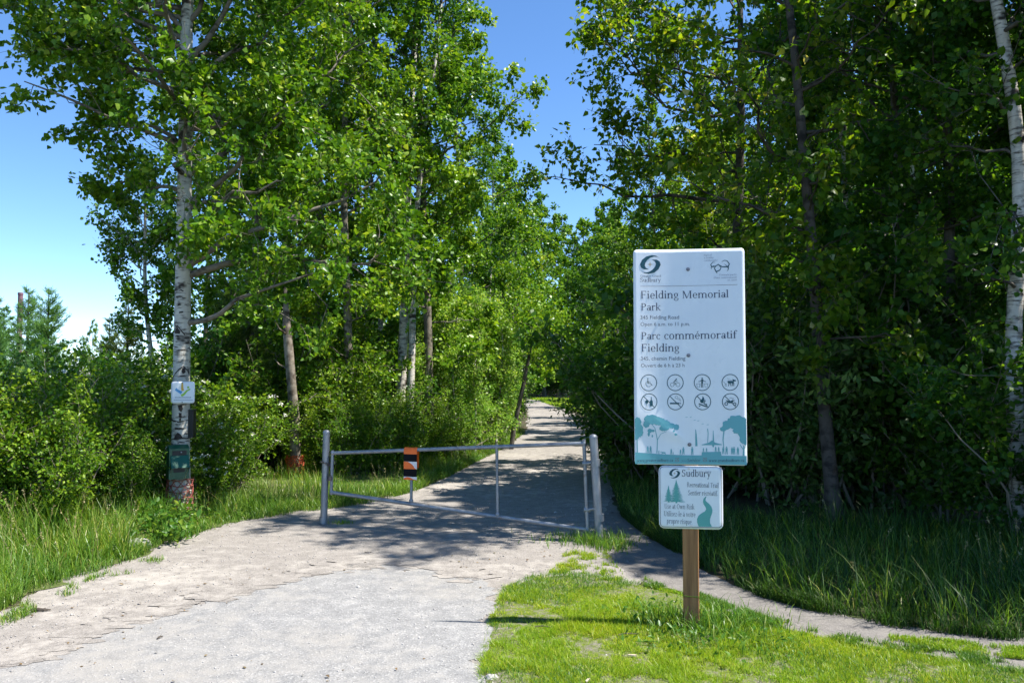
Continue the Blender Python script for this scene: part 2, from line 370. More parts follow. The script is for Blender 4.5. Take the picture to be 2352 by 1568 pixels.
ASPH = gpoly([(-300, 1640), (0, 1514), (140, 1474), (260, 1429), (450, 1374), (675, 1319), (800, 1289), (925, 1284), (1010, 1296), (1090, 1322), (1150, 1352),
              (1135, 1400), (1112, 1449), (1102, 1510), (1098, 1568), (1090, 1760), (-300, 2300)])
asph = sheet('asphalt_apron', ASPH, 0.0075, M['asphalt'], 0.075, 9)
LAWN = gpoly([(1102, 1568), (1106, 1510), (1116, 1449), (1140, 1400), (1160, 1352), (1215, 1330), (1300, 1318), (1380, 1330), (1440, 1340), (1480, 1345), (1570, 1366), (1640, 1398), (1770, 1442),
              (1900, 1468), (2000, 1490), (2352, 1545), (2700, 1600), (2900, 2000), (1090, 2000)])
# the lawn is a gently raised sheet whose rim dips under the gravel
def lawn_sheet():
    p = np.array(LAWN); lo, hi = p.min(0), p.max(0); st = 0.05
    xs = np.arange(lo[0] - st, min(hi[0], 6) + st, st); ys = np.arange(max(lo[1], 2.2) - st, hi[1] + st, st)
    X, Y = np.meshgrid(xs, ys)
    ins = inside(LAWN, X, Y).astype(float); k = ins.copy()
    for _ in range(4):
        k = (k + np.roll(k, 1, 0) + np.roll(k, -1, 0) + np.roll(k, 1, 1) + np.roll(k, -1, 1)) / 5
    Z = -0.006 + 0.020 * np.clip(k + 0.25 * fbm(X, Y, 5, 4), 0, 1) + 0.012 * fbm(X, Y, 2.2, 1) * k
    ny, nx = X.shape; v = np.stack((X, Y, Z), -1).reshape(-1, 3)
    i = np.arange(nx * ny).reshape(ny, nx)
    f = np.stack((i[:-1, :-1], i[:-1, 1:], i[1:, 1:], i[1:, :-1]), -1).reshape(-1, 4)
    keep = (k[:-1, :-1] > 0.02).reshape(-1)
    o = link('lawn', mesh_np('lawn', v, f[keep], M['turf'], True)); o["kind"] = "structure"
    def zz(x, y):
        a = np.clip(((np.asarray(x) - xs[0]) / st).astype(int), 0, nx - 1); b = np.clip(((np.asarray(y) - ys[0]) / st).astype(int), 0, ny - 1)
        return Z[b, a]
    return zz
LAWN_Z = lawn_sheet()
FAR_GRASS = gpoly([(1214, 917), (1240, 914), (1300, 915), (1342, 922), (1352, 934), (1330, 946), (1300, 940), (1262, 929), (1236, 919)])
fg = sheet('far_clearing', FAR_GRASS, 0.009, M['meadow'], 0.1, 3)
LEFT_VERGE = gpoly([(-500, 1480), (-300, 1440), (0, 1398), (70, 1362), (150, 1328), (300, 1283), (345, 1262), (430, 1228), (560, 1190), (740, 1166), (850, 1150),
                    (950, 1126), (1030, 1092), (1100, 1055), (1170, 1020), (1205, 995), (1190, 975), (1100, 1012), (1000, 1050), (860, 1078), (640, 1090), (440, 1130), (300, 1165), (0, 1190), (-500, 1200)])
lv = sheet('grass_verge', LEFT_VERGE, 0.009, M['verge'], 0.10, 6)

def drifts():
    rg = random.Random(77); mb = MB(); E = ASPH[1:10]
    for k in range(420):
        i = rg.randrange(len(E) - 1); t = rg.random(); x = E[i][0] + (E[i+1][0] - E[i][0]) * t; y = E[i][1] + (E[i+1][1] - E[i][1]) * t
        off = abs(rg.gauss(0, .16)); R0 = rg.uniform(.015, .10) * max(.25, 1 - off * 1.6); x += rg.gauss(0, .05); y -= off; ph = rg.uniform(0, 6.28); n = 12; z = .0095 + .00012 * (k % 16)
        rr = [R0 * (1 + .3 * math.sin(3 * 2*math.pi*j/n + ph) + rg.uniform(-.15, .15)) for j in range(n)]; z = .0085 + .00001 * k
        mb.poly([(x + 1.9 * rr[j] * math.cos(2*math.pi*j/n), y + rr[j] * math.sin(2*math.pi*j/n), z) for j in range(n)])
    o = mb.build('sand_drift', M['gravel']); tag(o, 'thin sand drifts lying over the edge of the asphalt apron', 'sand', None, 'stuff')
drifts()

# ------------------------------------------------------------------ foliage engines (numpy)
def unit(a): return a / np.maximum(np.linalg.norm(a, axis=-1, keepdims=True), 1e-9)
def leaves_mesh(rng, pos, size, out=None, shape='round', up=0.5, droop=0.45, width=0.85):
    """each leaf is a folded blade of two quads"""
    n = len(pos); size = np.asarray(size).reshape(-1, 1)
    d = rng.normal(size=(n, 3)); d[:, 2] -= droop * 1.3
    if out is not None: d += out * 0.7
    d = unit(d); n0 = rng.normal(size=(n, 3)); n0[:, 2] += up * 1.8
    s = unit(np.cross(d, n0)); nn = np.cross(s, d)
    L = size * rng.uniform(0.5, 1.3, (n, 1)); w = L * width * 0.5; fold = nn * L * rng.uniform(0.02, 0.16, (n, 1))
    if shape == 'round': a, wa, b, wb = 0.30, 1.0, 0.68, 0.74
    elif shape == 'poplar': a, wa, b, wb = 0.24, 1.0, 0.58, 0.66
    else: a, wa, b, wb = 0.33, 1.0, 0.66, 0.8
    base = pos; tip = pos + d * L
    v = np.stack((base, pos + d*L*a + s*w*wa + fold, pos + d*L*b + s*w*wb + fold, tip,
                  pos + d*L*b - s*w*wb + fold, pos + d*L*a - s*w*wa + fold), 1).reshape(-1, 3)
    i = np.arange(n)[:, None] * 6
    f = np.concatenate((i + np.array([[0, 1, 2, 3]]), i + np.array([[0, 3, 4, 5]])), 0)
    return v, f
def kites(rng, pos, size, up=0.5, width=0.8, out=None, droop=0.3):
    n = len(pos); size = np.asarray(size).reshape(-1, 1)
    d = rng.normal(size=(n, 3)); d[:, 2] -= droop
    if out is not None: d += out * 0.7
    d = unit(d); n0 = rng.normal(size=(n, 3)); n0[:, 2] += up * 1.8
    s = unit(np.cross(d, n0)); nn = np.cross(s, d); L = size * rng.uniform(0.7, 1.25, (n, 1)); w = L * width * 0.5
    fo = nn * L * rng.uniform(0.0, 0.15, (n, 1))
    v = np.stack((pos, pos + d*L*0.45 + s*w + fo, pos + d*L, pos + d*L*0.45 - s*w + fo), 1).reshape(-1, 3)
    return v, np.arange(n * 4).reshape(-1, 4)
def tubes(pts, rad, n=6):
    B, K, _ = pts.shape
    t = unit(np.gradient(pts, axis=1)); ref = np.zeros_like(t); ref[..., 0] = 0.31; ref[..., 1] = 0.95
    vert = np.abs(t[:, :1, 1]) > 0.85
    ref = np.where(vert[..., None], np.array([0.2, 0.1, 0.97]), ref)
    a = unit(np.cross(t, ref)); b = np.cross(t, a)
    q = np.arange(n) * 2 * np.pi / n
    v = pts[:, :, None] + rad[:, :, None, None] * (a[:, :, None] * np.cos(q)[:, None] + b[:, :, None] * np.sin(q)[:, None])
    i = np.arange(B * K * n).reshape(B, K, n); j = np.roll(i, -1, 2)
    f = np.stack((i[:, :-1], j[:, :-1], j[:, 1:], i[:, 1:]), -1).reshape(-1, 4)
    return v.reshape(-1, 3), f
def cat(parts):
    vs_, fs, k = [], [], 0
    for v, f in parts:
        vs_.append(v); fs.append(f + k); k += len(v)
    return np.vstack(vs_), np.vstack(fs)

def curve_paths(rng, start, d, L, K, lift, wob):
    B = len(start); s = np.linspace(0, 1, K)[None, :, None]
    p = start[:, None] + d[:, None] * L[:, None, None] * s
    p[..., 2] += (lift[:, None] * L[:, None] * s[..., 0] ** 2)
    w = np.cumsum(rng.normal(size=(B, K, 3)), 1) * wob * L[:, None, None] / K; w -= w[:, :1]
    return p + w
def tree_meshes(name, seed, H, r0, cb=0.3, R=2.0, nl=26, prof=None, el=(15, 55), lift=0.12, sub=3.0, twig=3, lpt=7, leaf=0.08,
                shape='round', leafmat='aspen', bark='bark_aspen', sway=0.15, lean=(0, 0), extra=(), top_leaf=1.0, jitter=0.10, path=None, full=True, width=0.85, branchmat=None, thick=1.0, clear=None):
    rng = np.random.default_rng(seed); K = 22
    t = np.linspace(0, 1, K)
    if path is None:
        tp = np.zeros((K, 3)); tp[:, 2] = t * H
        ph = rng.uniform(0, 6.28, 4)
        tp[:, 0] = lean[0] * t + sway * (np.sin(2.3 * t * 2 + ph[0]) - np.sin(ph[0])) * t + sway * .3 * (np.sin(9 * t + ph[1]) - np.sin(ph[1]))
        tp[:, 1] = lean[1] * t + sway * (np.sin(2.1 * t * 2 + ph[2]) - np.sin(ph[2])) * t + sway * .3 * (np.sin(8 * t + ph[3]) - np.sin(ph[3]))
    else:
        P = np.array(path, float); H = P[-1, 2]; zz = t * H
        tp = np.stack((np.interp(zz, P[:, 2], P[:, 0]), np.interp(zz, P[:, 2], P[:, 1]), zz), -1)
        for _ in range(2): tp[1:-1, :2] = (tp[:-2, :2] + 2 * tp[1:-1, :2] + tp[2:, :2]) / 4
    rad = r0 * (1 - t) ** 0.8 * 0.93 + 0.012 + r0 * 0.35 * np.exp(-t * H / 0.25)
    tv, tf = tubes(tp[None], rad[None], 14)
    trunk = mesh_np(name + '_trunk', tv, tf, M[bark], True)
    if prof is None: prof = lambda u: (0.55 + 0.75 * u) if u < 0.45 else max(0.12, 0.89 * (1 - ((u - 0.45) / 0.58) ** 1.7))
    u = np.clip((np.arange(nl) + rng.random(nl)) / nl, 0, 0.985); h = cb + (1 - cb) * u
    az = np.arange(nl) * 2.39996 + rng.normal(0, 0.4, nl)
    e = np.radians(el[0] + (el[1] - el[0]) * u + rng.normal(0, 9, nl)); L = R * np.array([prof(x) for x in u]) * rng.uniform(0.7, 1.2, nl)
    lf = np.full(nl, lift) + rng.normal(0, 0.08, nl)
    if extra:
        X = np.array(extra, float)
        h = np.concatenate((h, X[:, 0] / H)); az = np.concatenate((az, np.radians(X[:, 1]))); e = np.concatenate((e, np.radians(X[:, 2])))
        L = np.concatenate((L, X[:, 3])); lf = np.concatenate((lf, X[:, 4]))
    st = np.stack([np.interp(h, t, tp[:, k]) for k in range(3)], -1)
    d = np.stack((np.cos(az) * np.cos(e), np.sin(az) * np.cos(e), np.sin(e)), -1)
    lp = curve_paths(rng, st, d, L, 8, lf, 0.30)
    r_at = np.interp(h, t, rad)
    lr = np.minimum(r_at * 0.5, (0.006 + 0.010 * L) * thick)[:, None] * (1 - np.linspace(0, 1, 8)[None] * 0.82)
    parts = [tubes(lp, lr, 7)]
    # side branches
    ns = np.maximum(2, (sub * L).astype(int)); idx = np.repeat(np.arange(len(L)), ns); B = len(idx)
    s = rng.uniform(0.18, 1.0, B) ** 0.8
    k0 = np.minimum((s * 7).astype(int), 6); fr = (s * 7 - k0)[:, None]
    sp = lp[idx, k0] * (1 - fr) + lp[idx, k0 + 1] * fr; tg = unit(lp[idx, k0 + 1] - lp[idx, k0])
    sd = unit(tg * rng.uniform(0.2, 1.0, (B, 1)) + unit(rng.normal(size=(B, 3))) * 0.9 + np.array([0, 0, 0.12]))
    sl = np.clip(L[idx] * (0.20 + 0.38 * (1 - s)), 0.18, 1.3) * rng.uniform(0.6, 1.25, B)
    spth = curve_paths(rng, sp, sd, sl, 5, rng.normal(0.0, 0.2, B), 0.3)
    parts.append(tubes(spth, (0.003 + 0.005 * sl)[:, None] * np.linspace(1, 0.3, 5)[None], 4))
    # twigs
    j = np.repeat(np.arange(B), twig); C = len(j); s2 = rng.uniform(0.12, 1.0, C) ** 0.65; k1 = np.minimum((s2 * 4).astype(int), 3); fr = (s2 * 4 - k1)[:, None]
    q = spth[j, k1] * (1 - fr) + spth[j, k1 + 1] * fr; tg2 = unit(spth[j, k1 + 1] - spth[j, k1])
    td = unit(tg2 * 0.6 + unit(rng.normal(size=(C, 3)))); tl = np.clip(sl[j] * 0.45, 0.10, 0.42) * rng.uniform(0.6, 1.3, C)
    if full:
        tw = curve_paths(rng, q, td, tl, 3, rng.normal(0, .2, C), 0.2)
        parts.append(tubes(tw, np.full((C, 3), 0.0022) * np.array([[1.2, 1, 0.6]]), 3))
    bv, bf = cat(parts); branches = mesh_np(name + '_branches', bv, bf, M[branchmat or bark], True)
    # leaves
    m = np.repeat(np.arange(C), lpt); N = len(m); s3 = rng.uniform(0.05, 1.1, (N, 1))
    pos = q[m] + td[m] * tl[m][:, None] * s3 + rng.normal(0, jitter * 0.5, (N, 3)); od = td[m]
    if clear is not None:
        k_ = clear(rng, pos, np.interp(pos[:, 2], tp[:, 2], tp[:, 0])); pos, od = pos[k_], od[k_]; N = len(pos)
    lv_, lf_ = (leaves_mesh(rng, pos, np.full(N, leaf), od, shape, width=width) if full else kites(rng, pos, np.full(N, leaf), out=od, width=width))
    crown = mesh_np(name + '_crown', lv_, lf_, M[leafmat])
    return trunk, branches, crown
def tree(name, meshes, loc, rz, sc, label, cat_='tree', group=None):
    o = empty(name, loc, rz, label, cat_, group); o.scale = (sc,) * 3 if not hasattr(sc, '__len__') else sc
    link('trunk', meshes[0], o); link('limbs', meshes[1], o)['kind'] = 'stuff'; link('crown', meshes[2], o)['kind'] = 'stuff'
    return o
def shrub_meshes(name, seed, H, W, stems=14, leaf=0.06, lpt=8, leafmat='shrub', blossom=0, shape='round', full=True, width=0.7, side=11):
    rng = np.random.default_rng(seed)
    az = rng.uniform(0, 6.28, stems); r = np.sqrt(rng.random(stems)) * W * 0.22; st = np.stack((r * np.cos(az), r * np.sin(az), np.zeros(stems)), -1)
    sp = rng.uniform(0.05, 0.62, stems); a2 = az + rng.normal(0, .4, stems)
    d = unit(np.stack((np.cos(a2) * sp, np.sin(a2) * sp, np.ones(stems)), -1)); L = H * rng.uniform(0.72, 1.05, stems)
    lp = curve_paths(rng, st, d, L, 8, rng.normal(-0.10, 0.07, stems), 0.25)
    parts = [tubes(lp, np.full((stems, 1), 0.011) * (H / 2) * np.linspace(1.2, 0.3, 8)[None], 5)]
    idx = np.repeat(np.arange(stems), side); B = len(idx); s = rng.uniform(0.12, 1.0, B); k0 = np.minimum((s * 7).astype(int), 6); fr = (s * 7 - k0)[:, None]
    p0 = lp[idx, k0] * (1 - fr) + lp[idx, k0 + 1] * fr; tg = unit(lp[idx, k0 + 1] - lp[idx, k0])
    sd = unit(tg * 0.5 + unit(rng.normal(size=(B, 3)) * np.array([1, 1, 0.6])) * 0.9); sl = H * rng.uniform(0.12, 0.27, B)
    sb = curve_paths(rng, p0, sd, sl, 5, rng.normal(0, .2, B), 0.3)
    parts.append(tubes(sb, np.full((B, 1), 0.004) * np.linspace(1, 0.4, 5)[None], 3))
    bv, bf = cat(parts); stemm = mesh_np(name + '_stems', bv, bf, M['twig'], True)
    N = B * lpt * 2; m = rng.integers(0, B, N); s3 = rng.uniform(0.1, 1.0, N); k1 = np.minimum((s3 * 4).astype(int), 3); fr = (s3 * 4 - k1)[:, None]
    pos = sb[m, k1] * (1 - fr) + sb[m, k1 + 1] * fr + rng.normal(0, 0.05, (N, 3)); pos[:, 2] = np.maximum(pos[:, 2], 0.04)
    od = unit(sb[m, k1 + 1] - sb[m, k1])
    v, f = leaves_mesh(rng, pos, np.full(N, leaf), od, shape, up=0.6, droop=0.2, width=width) if full else kites(rng, pos, np.full(N, leaf), out=od, width=width)
    crown = mesh_np(name + '_foliage', v, f, M[leafmat])
    bl = None
    if blossom:
        ends = sb[:, -1]; ok = ends[:, 2] > 0.35 * H; ends = ends[ok]; pick = ends[rng.permutation(len(ends))[:blossom]]
        c = np.repeat(pick, 16, 0) + rng.normal(0, 0.022, (len(pick) * 16, 3)) * np.array([1, 1, .5]) + np.array([0, 0, .02])
        bvv, bff = kites(rng, c, np.full(len(c), 0.028), up=1.0, width=0.95); bl = mesh_np(name + '_blossom', bvv, bff, M['blossom'])
    return stemm, crown, bl
def shrub(meshes, loc, rz, sc, label, group=None, name='shrub'):
    o = empty(name, loc, rz, label, 'shrub', group); o.scale = (sc,) * 3 if not hasattr(sc, '__len__') else sc
    link('stems', meshes[0], o)['kind'] = 'stuff'; link('foliage', meshes[1], o)['kind'] = 'stuff'
    if meshes[2]: link('blossom', meshes[2], o)['kind'] = 'stuff'
    return o
def blades(rng, pos, h, w, bend=0.4, segs=3, az=None, tip=0.12):
    n = len(pos); h = np.asarray(h).reshape(-1, 1); a = rng.uniform(0, 6.283, n) if az is None else az
    dirn = np.stack((np.cos(a), np.sin(a), np.zeros(n)), -1); fac = a + rng.uniform(0.9, 2.2, n); sd = np.stack((np.cos(fac), np.sin(fac), np.zeros(n)), -1)
    b = bend * rng.uniform(0.2, 1.6, (n, 1)); lean0 = rng.uniform(0, 0.25, (n, 1)); rows = []
    for k in range(segs + 1):
        s = k / segs; wk = w * (1 - s) ** 0.7 + w * tip * (k == segs) if k else w * 0.7
        c = pos + dirn * h * (lean0 * s + b * s * s) + np.array([0, 0, 1]) * h * (s - 0.38 * b * s ** 3)
        ww = np.asarray(wk).reshape(-1, 1) * 0.5 if hasattr(wk, '__len__') else wk * 0.5
        rows += [c - sd * ww, c + sd * ww]
    v = np.stack(rows, 1).reshape(-1, 3); m = 2 * (segs + 1); i = np.arange(n)[:, None] * m
    f = np.concatenate([i + np.array([[2*k, 2*k+1, 2*k+3, 2*k+2]]) for k in range(segs)], 0)
    return v, f
def grass(name, v, f, mat, label):
    o = link(name, mesh_np(name, v, f, M[mat])); return tag(o, label, 'grass', None, 'stuff')

# ------------------------------------------------------------------ serif alphabet (polygons in em units)
XH, CAP, ASC = 0.47, 0.68, 0.73
class Pen:
    T, t = 0.092, 0.038
    def __init__(s): s.p = []
    def q(s, *pts): s.p.append(list(pts)); return s
    def bar(s, x0, x1, y, h=None): h = h or s.t; return s.q((x0, y), (x1, y), (x1, y + h), (x0, y + h))
    def st(s, x, y0, y1, w=None, b='b', top='l'):
        w = w or s.T; e = 0.055
        s.q((x - w/2, y0), (x + w/2, y0), (x + w/2, y1), (x - w/2, y1))
        if b == 'b': s.bar(x - w/2 - e, x + w/2 + e, y0, 0.03)
        if top == 'l': s.q((x - w/2 - e, y1 - .05), (x, y1 - .045), (x, y1), (x - w/2 - e, y1 - .03))
        elif top == 'b': s.bar(x - w/2 - e, x + w/2 + e, y1 - .03, 0.03)
        return s
    def ln(s, x0, y0, x1, y1, w): return s.q((x0 - w/2, y0), (x0 + w/2, y0), (x1 + w/2, y1), (x1 - w/2, y1))
    def ring(s, cx, cy_, rx, ry, a0=0, a1=360, T=None, t=None, n=None):
        T = T or s.T; t = t or s.t; n = n or max(6, int(abs(a1 - a0) / 18)); o = []
        for k in range(n + 1):
            a = math.radians(a0 + (a1 - a0) * k / n); th = t + (T - t) * math.cos(a) ** 2
            o.append(((cx + rx * math.cos(a), cy_ + ry * math.sin(a)), (cx + (rx - th) * math.cos(a), cy_ + (ry - th) * math.sin(a))))
        for k in range(n): s.q(o[k][0], o[k+1][0], o[k+1][1], o[k][1])
        return s
    def dot(s, x, y, r, n=10): s.p.append([(x + r * math.cos(2*math.pi*k/n), y + r * math.sin(2*math.pi*k/n)) for k in range(n)]); return s
def _glyphs():
    g = {}; N = Pen; T, t = Pen.T, Pen.t
    g[' '] = (N(), .26); g['.'] = (N().dot(.1, .045, .05), .2); g[','] = (N().dot(.1, .045, .05).ln(.06, -.1, .12, .03, .035), .2)
    g['-'] = (N().bar(.04, .28, .2, .055), .32); g["'"] = (N().ln(.09, .5, .1, .72, .06), .18); g['!'] = (N().dot(.1, .045, .05).ln(.1, .17, .1, .7, .07), .2)
    g['F'] = (N().st(.14, 0, CAP, top='b').bar(.1, .5, CAP - t).bar(.14, .42, .34).ln(.485, .53, .485, CAP, .03).ln(.41, .27, .41, .44, .028), .56)
    g['P'] = (N().st(.14, 0, CAP, top='b').ring(.26, .5, .26, .18, -90, 90).bar(.14, .27, CAP - t).bar(.14, .27, .32), .56)
    g['R'] = (N().st(.14, 0, CAP, top='b').ring(.26, .51, .24, .17, -90, 90).bar(.14, .27, CAP - t).bar(.14, .3, .34).ln(.56, 0, .3, .36, T).bar(.52, .68, 0, .03), .66)
    g['M'] = (N().st(.12, 0, CAP, t * 1.2, top='b').ln(.43, 0, .15, CAP, T).ln(.43, 0, .74, CAP, t).st(.77, 0, CAP, T, top='b'), .92)
    g['S'] = (N().ring(.25, .515, .19, .175, 25, 265).ring(.25, .18, .215, .19, -155, 95).ln(.41, .5, .42, .68, .03).ln(.055, .0, .055, .18, .03), .52)
    g['G'] = (N().ring(.36, .34, .31, .355, 38, 322).st(.6, .03, .3, b='n', top='b').ln(.6, .5, .6, .68, .03), .74)
    g['O'] = (N().ring(.36, .34, .32, .355), .74)
    g['T'] = (N().st(.3, 0, CAP, top='n').bar(.02, .58, CAP - t).ln(.035, .52, .035, CAP, .03).ln(.565, .52, .565, CAP, .03), .6)
    g['U'] = (N().st(.13, .2, CAP, b='n', top='b').st(.54, .2, CAP, t * 1.2, b='n', top='b').ring(.32, .21, .235, .22, 180, 360), .68)
    g['a'] = (N().ring(.19, .135, .155, .145).st(.345, .02, .34, b='n', top='n').ring(.22, .335, .17, .14, 0, 160).bar(.33, .43, 0, .035), .44)
    g['b'] = (N().st(.1, 0.01, ASC, b='n').ring(.27, .235, .2, .245), .5); g['c'] = (N().ring(.24, .235, .205, .245, 48, 318).dot(.36, .38, .045), .42)
    g['d'] = (N().ring(.23, .235, .2, .245).st(.39, 0, ASC, b='n').bar(.39, .49, 0, .03), .5); g['e'] = (N().ring(.235, .235, .205, .245, 0, 318).bar(.07, .42, .235), .45)
    g['f'] = (N().st(.13, 0, .56, top='n').ring(.25, .55, .165, .18, 180, 50).dot(.33, .66, .045).bar(.02, .3, XH - t), .30)
    g['g'] = (N().ring(.22, .3, .175, .175).ring(.23, -.075, .205, .135, 0, 360, .06, .035).ln(.13, .03, .15, .15, .05).ln(.36, .43, .44, .47, .05), .45)
    def arch(p, x, w=.32): return p.ring(x + w/2 + .01, .27, w/2 + T/2, .21, 0, 180, T, .05)
    g['h'] = (arch(N().st(.11, 0, ASC), .11).st(.43, 0, .28, top='n'), .54); g['n'] = (arch(N().st(.11, 0, XH), .11).st(.43, 0, .28, top='n'), .54)
    g['m'] = (arch(arch(N().st(.11, 0, XH), .11), .42).st(.43, 0, .28, top='n').st(.74, 0, .28, top='n'), .86)
    g['i'] = (N().st(.11, 0, XH).dot(.11, .63, .058), .23); g['l'] = (N().st(.11, 0, ASC), .23)
    g['k'] = (N().st(.1, 0, ASC).ln(.14, .2, .40, XH, t * 1.2).ln(.44, 0, .2, .28, T).bar(.3, .48, XH - .03, .03).bar(.38, .54, 0, .03), .52)
    g['o'] = (N().ring(.25, .235, .22, .25), .5)
    g['p'] = (N().st(.1, -.22, XH).ring(.27, .235, .2, .245), .5); g['q'] = (N().ring(.23, .235, .2, .245).st(.39, -.22, XH - .01, top='n'), .5)
    g['r'] = (N().st(.11, 0, XH).ring(.28, .28, .18, .19, 170, 60, .06, .05).dot(.34, .42, .048), .38)
    g['s'] = (N().ring(.18, .355, .135, .125, 25, 265, .075).ring(.18, .125, .15, .135, -155, 95, .075).ln(.3, .34, .3, .47, .028).ln(.045, 0, .045, .13, .028), .37)
    g['t'] = (N().st(.13, .08, .6, b='n', top='n').bar(.02, .28, XH - t).ring(.22, .12, .135, .125, 180, 320, T, t), .3)
    g['u'] = (N().st(.11, .18, XH, b='n').ring(.25, .2, .185, .21, 180, 360, T, .045).st(.4, 0, XH, b='n').bar(.4, .5, 0, .03), .52)
    g['v'] = (N().ln(.24, 0, .09, XH, T).ln(.25, 0, .40, XH, t * 1.2).bar(0, .19, XH - .03, .03).bar(.32, .48, XH - .03, .03), .48)
    g['w'] = (N().ln(.22, 0, .09, XH, T).ln(.23, 0, .36, XH, t * 1.2).ln(.49, 0, .36, XH, T).ln(.5, 0, .63, XH, t * 1.2).bar(0, .19, XH - .03, .03).bar(.55, .71, XH - .03, .03), .71)
    g['y'] = (N().ln(.25, 0, .09, XH, T).ln(.15, -.22, .42, XH, t * 1.3).dot(.11, -.18, .045).bar(0, .19, XH - .03, .03).bar(.34, .5, XH - .03, .03), .49)
    g['z'] = (N().bar(.04, .4, XH - .04, .04).bar(.04, .42, 0, .04).ln(.09, .02, .36, XH - .02, .08), .44)
    g['1'] = (N().st(.2, 0, CAP), .42); g['3'] = (N().ring(.2, .5, .16, .17, -80, 150, .075).ring(.2, .18, .19, .19, -150, 85, .085), .44)
    for c, b in (('é', 'e'), ('á', 'a')):
        p = Pen(); p.p = list(g[b][0].p); p.ln(.2, .54, .3, .70, .06); g[c] = (p, g[b][1])
    return g
GLYPH = _glyphs()
def serif_text(s, italic=0.0):
    out, x = [], 0.0
    for ch in s:
        p, adv = GLYPH[ch]
        out += [[(x + a + italic * b, b) for a, b in poly] for poly in p.p]; x += adv + 0.03
    return out, x - 0.03
def sans_text(s):
    cu = bpy.data.curves.new('line', 'FONT'); cu.body = s; cu.resolution_u = 3
    ob = bpy.data.objects.new('line', cu); me = bpy.data.meshes.new_from_object(ob)
    vs_ = [(v.co.x, v.co.y) for v in me.vertices]; out = [[vs_[i] for i in p.vertices] for p in me.polygons]
    bpy.data.objects.remove(ob); bpy.data.curves.remove(cu); bpy.data.meshes.remove(me)
    x0 = min(v[0] for v in vs_); x1 = max(v[0] for v in vs_)
    return [[(a - x0, b) for a, b in p] for p in out], x1 - x0
def lay(polys, width, p0, p1, vscale=1.0):
    """put a line of text on the baseline p0 -> p1 of the panel drawing (y down)"""
    dx, dy = p1[0] - p0[0], p1[1] - p0[1]; L = math.hypot(dx, dy); k = L / width; ux, uy = dx / L, dy / L
    return [[(p0[0] + ux * a * k + uy * b * k * vscale, p0[1] + uy * a * k - ux * b * k * vscale) for a, b in p] for p in polys]
def text(s, p0, p1, vscale=1.0, font='serif', italic=0.0):
    polys, w = serif_text(s, italic) if font == 'serif' else sans_text(s)
    return lay(polys, w, p0, p1, vscale)
def annulus(cx, cy_, r0, r1, n=40, ky=1.0):
    o = []
    for k in range(n):
        a, b = 2*math.pi*k/n, 2*math.pi*(k+1)/n
        o.append([(cx + r1*math.cos(a), cy_ + ky*r1*math.sin(a)), (cx + r1*math.cos(b), cy_ + ky*r1*math.sin(b)), (cx + r0*math.cos(b), cy_ + ky*r0*math.sin(b)), (cx + r0*math.cos(a), cy_ + ky*r0*math.sin(a))])
    return o
def disc(cx, cy_, rx, ry=None, n=16):
    ry = ry or rx; return [[(cx + rx*math.cos(2*math.pi*k/n), cy_ + ry*math.sin(2*math.pi*k/n)) for k in range(n)]]
def stroke(pts, w, w1=None):
    o = []; n = len(pts); w1 = w if w1 is None else w1; L = []
    for i, p in enumerate(pts):
        a = pts[max(i-1, 0)]; b = pts[min(i+1, n-1)]; dx, dy = b[0]-a[0], b[1]-a[1]; l = math.hypot(dx, dy) or 1
        ww = (w + (w1 - w) * i / max(1, n-1)) / 2; L.append(((p[0] - dy/l*ww, p[1] + dx/l*ww), (p[0] + dy/l*ww, p[1] - dx/l*ww)))
    for i in range(n-1): o.append([L[i][0], L[i+1][0], L[i+1][1], L[i][1]])
    return o
def swirl(cx, cy_, R):
    """two interlocking crescents round an open centre"""
    o = []; k = R / 131.0
    A = [(117,-81),(75,-113),(22,-121),(-50,-103),(-105,-58),(-131,0),(-118,42),(-78,64),(-23,62)]
    C = [(112,-88),(88,-100),(45,-102),(0,-86),(-38,-56),(-64,-20),(-70,12),(-57,42),(-23,60)]
    for sg in (1, -1):
        for i in range(8):
            o.append([(cx + sg * k * x, cy_ + sg * k * y) for x, y in (A[i], A[i+1], C[i+1], C[i])])
    return o
def star4(cx, cy_, r):
    o = []
    for k in range(4):
        a = math.pi/2 * k; b = a + math.pi/4
        o.append([(cx, cy_), (cx + .24*r*math.cos(a - math.pi/4), cy_ + .24*r*math.sin(a - math.pi/4)), (cx + r*math.cos(a), cy_ + r*math.sin(a)), (cx + .24*r*math.cos(b), cy_ + .24*r*math.sin(b))])
    return o

# ------------------------------------------------------------------ the park sign
PB = G(1588, 1442)
SIGN_YAW = math.radians(-8.0)
sign = empty('park_sign', PB, SIGN_YAW, 'white park rules sign with small trail sign below on wooden post', 'sign')
DEP = PB.y - 0.06
_pxm = DEP / F_PX
PW, PH = 252 * _pxm, 495 * _pxm
Z_BOT = at(1590, 1067, DEP).z; Z_TOP = Z_BOT + PH
SW, SH = 143 * _pxm, 143 * _pxm
S_TOP = at(1590, 1068, DEP).z - 0.004
ROLL = math.radians(-0.7)
def bend_big(u, v):
    """metres the sheet stands out of its plane towards the viewer: curled left edge and a dent that fans out from the low bolt"""
    x = u * PW; b = 0.0
    if u < 0.42: b += 0.030 * ((0.42 - u) / 0.42) ** 2
    ang = math.atan2((v - 0.90) * PH, (0.485 - u) * PW)       # seen from the lowest bolt
    r = math.hypot((v - 0.90) * PH, (0.485 - u) * PW)
    b += 0.012 * math.exp(-((ang + 0.55) / 0.30) ** 2) * min(1, r / 0.12) * math.exp(-r / 0.5)
    b += 0.010 * max(0.0, (v - 0.9)) * 2
    return b
def to_big(u, v, off=0.0):
    return ((u - 0.5) * PW, -0.055 - bend_big(u, v) - off, Z_TOP - v * PH)
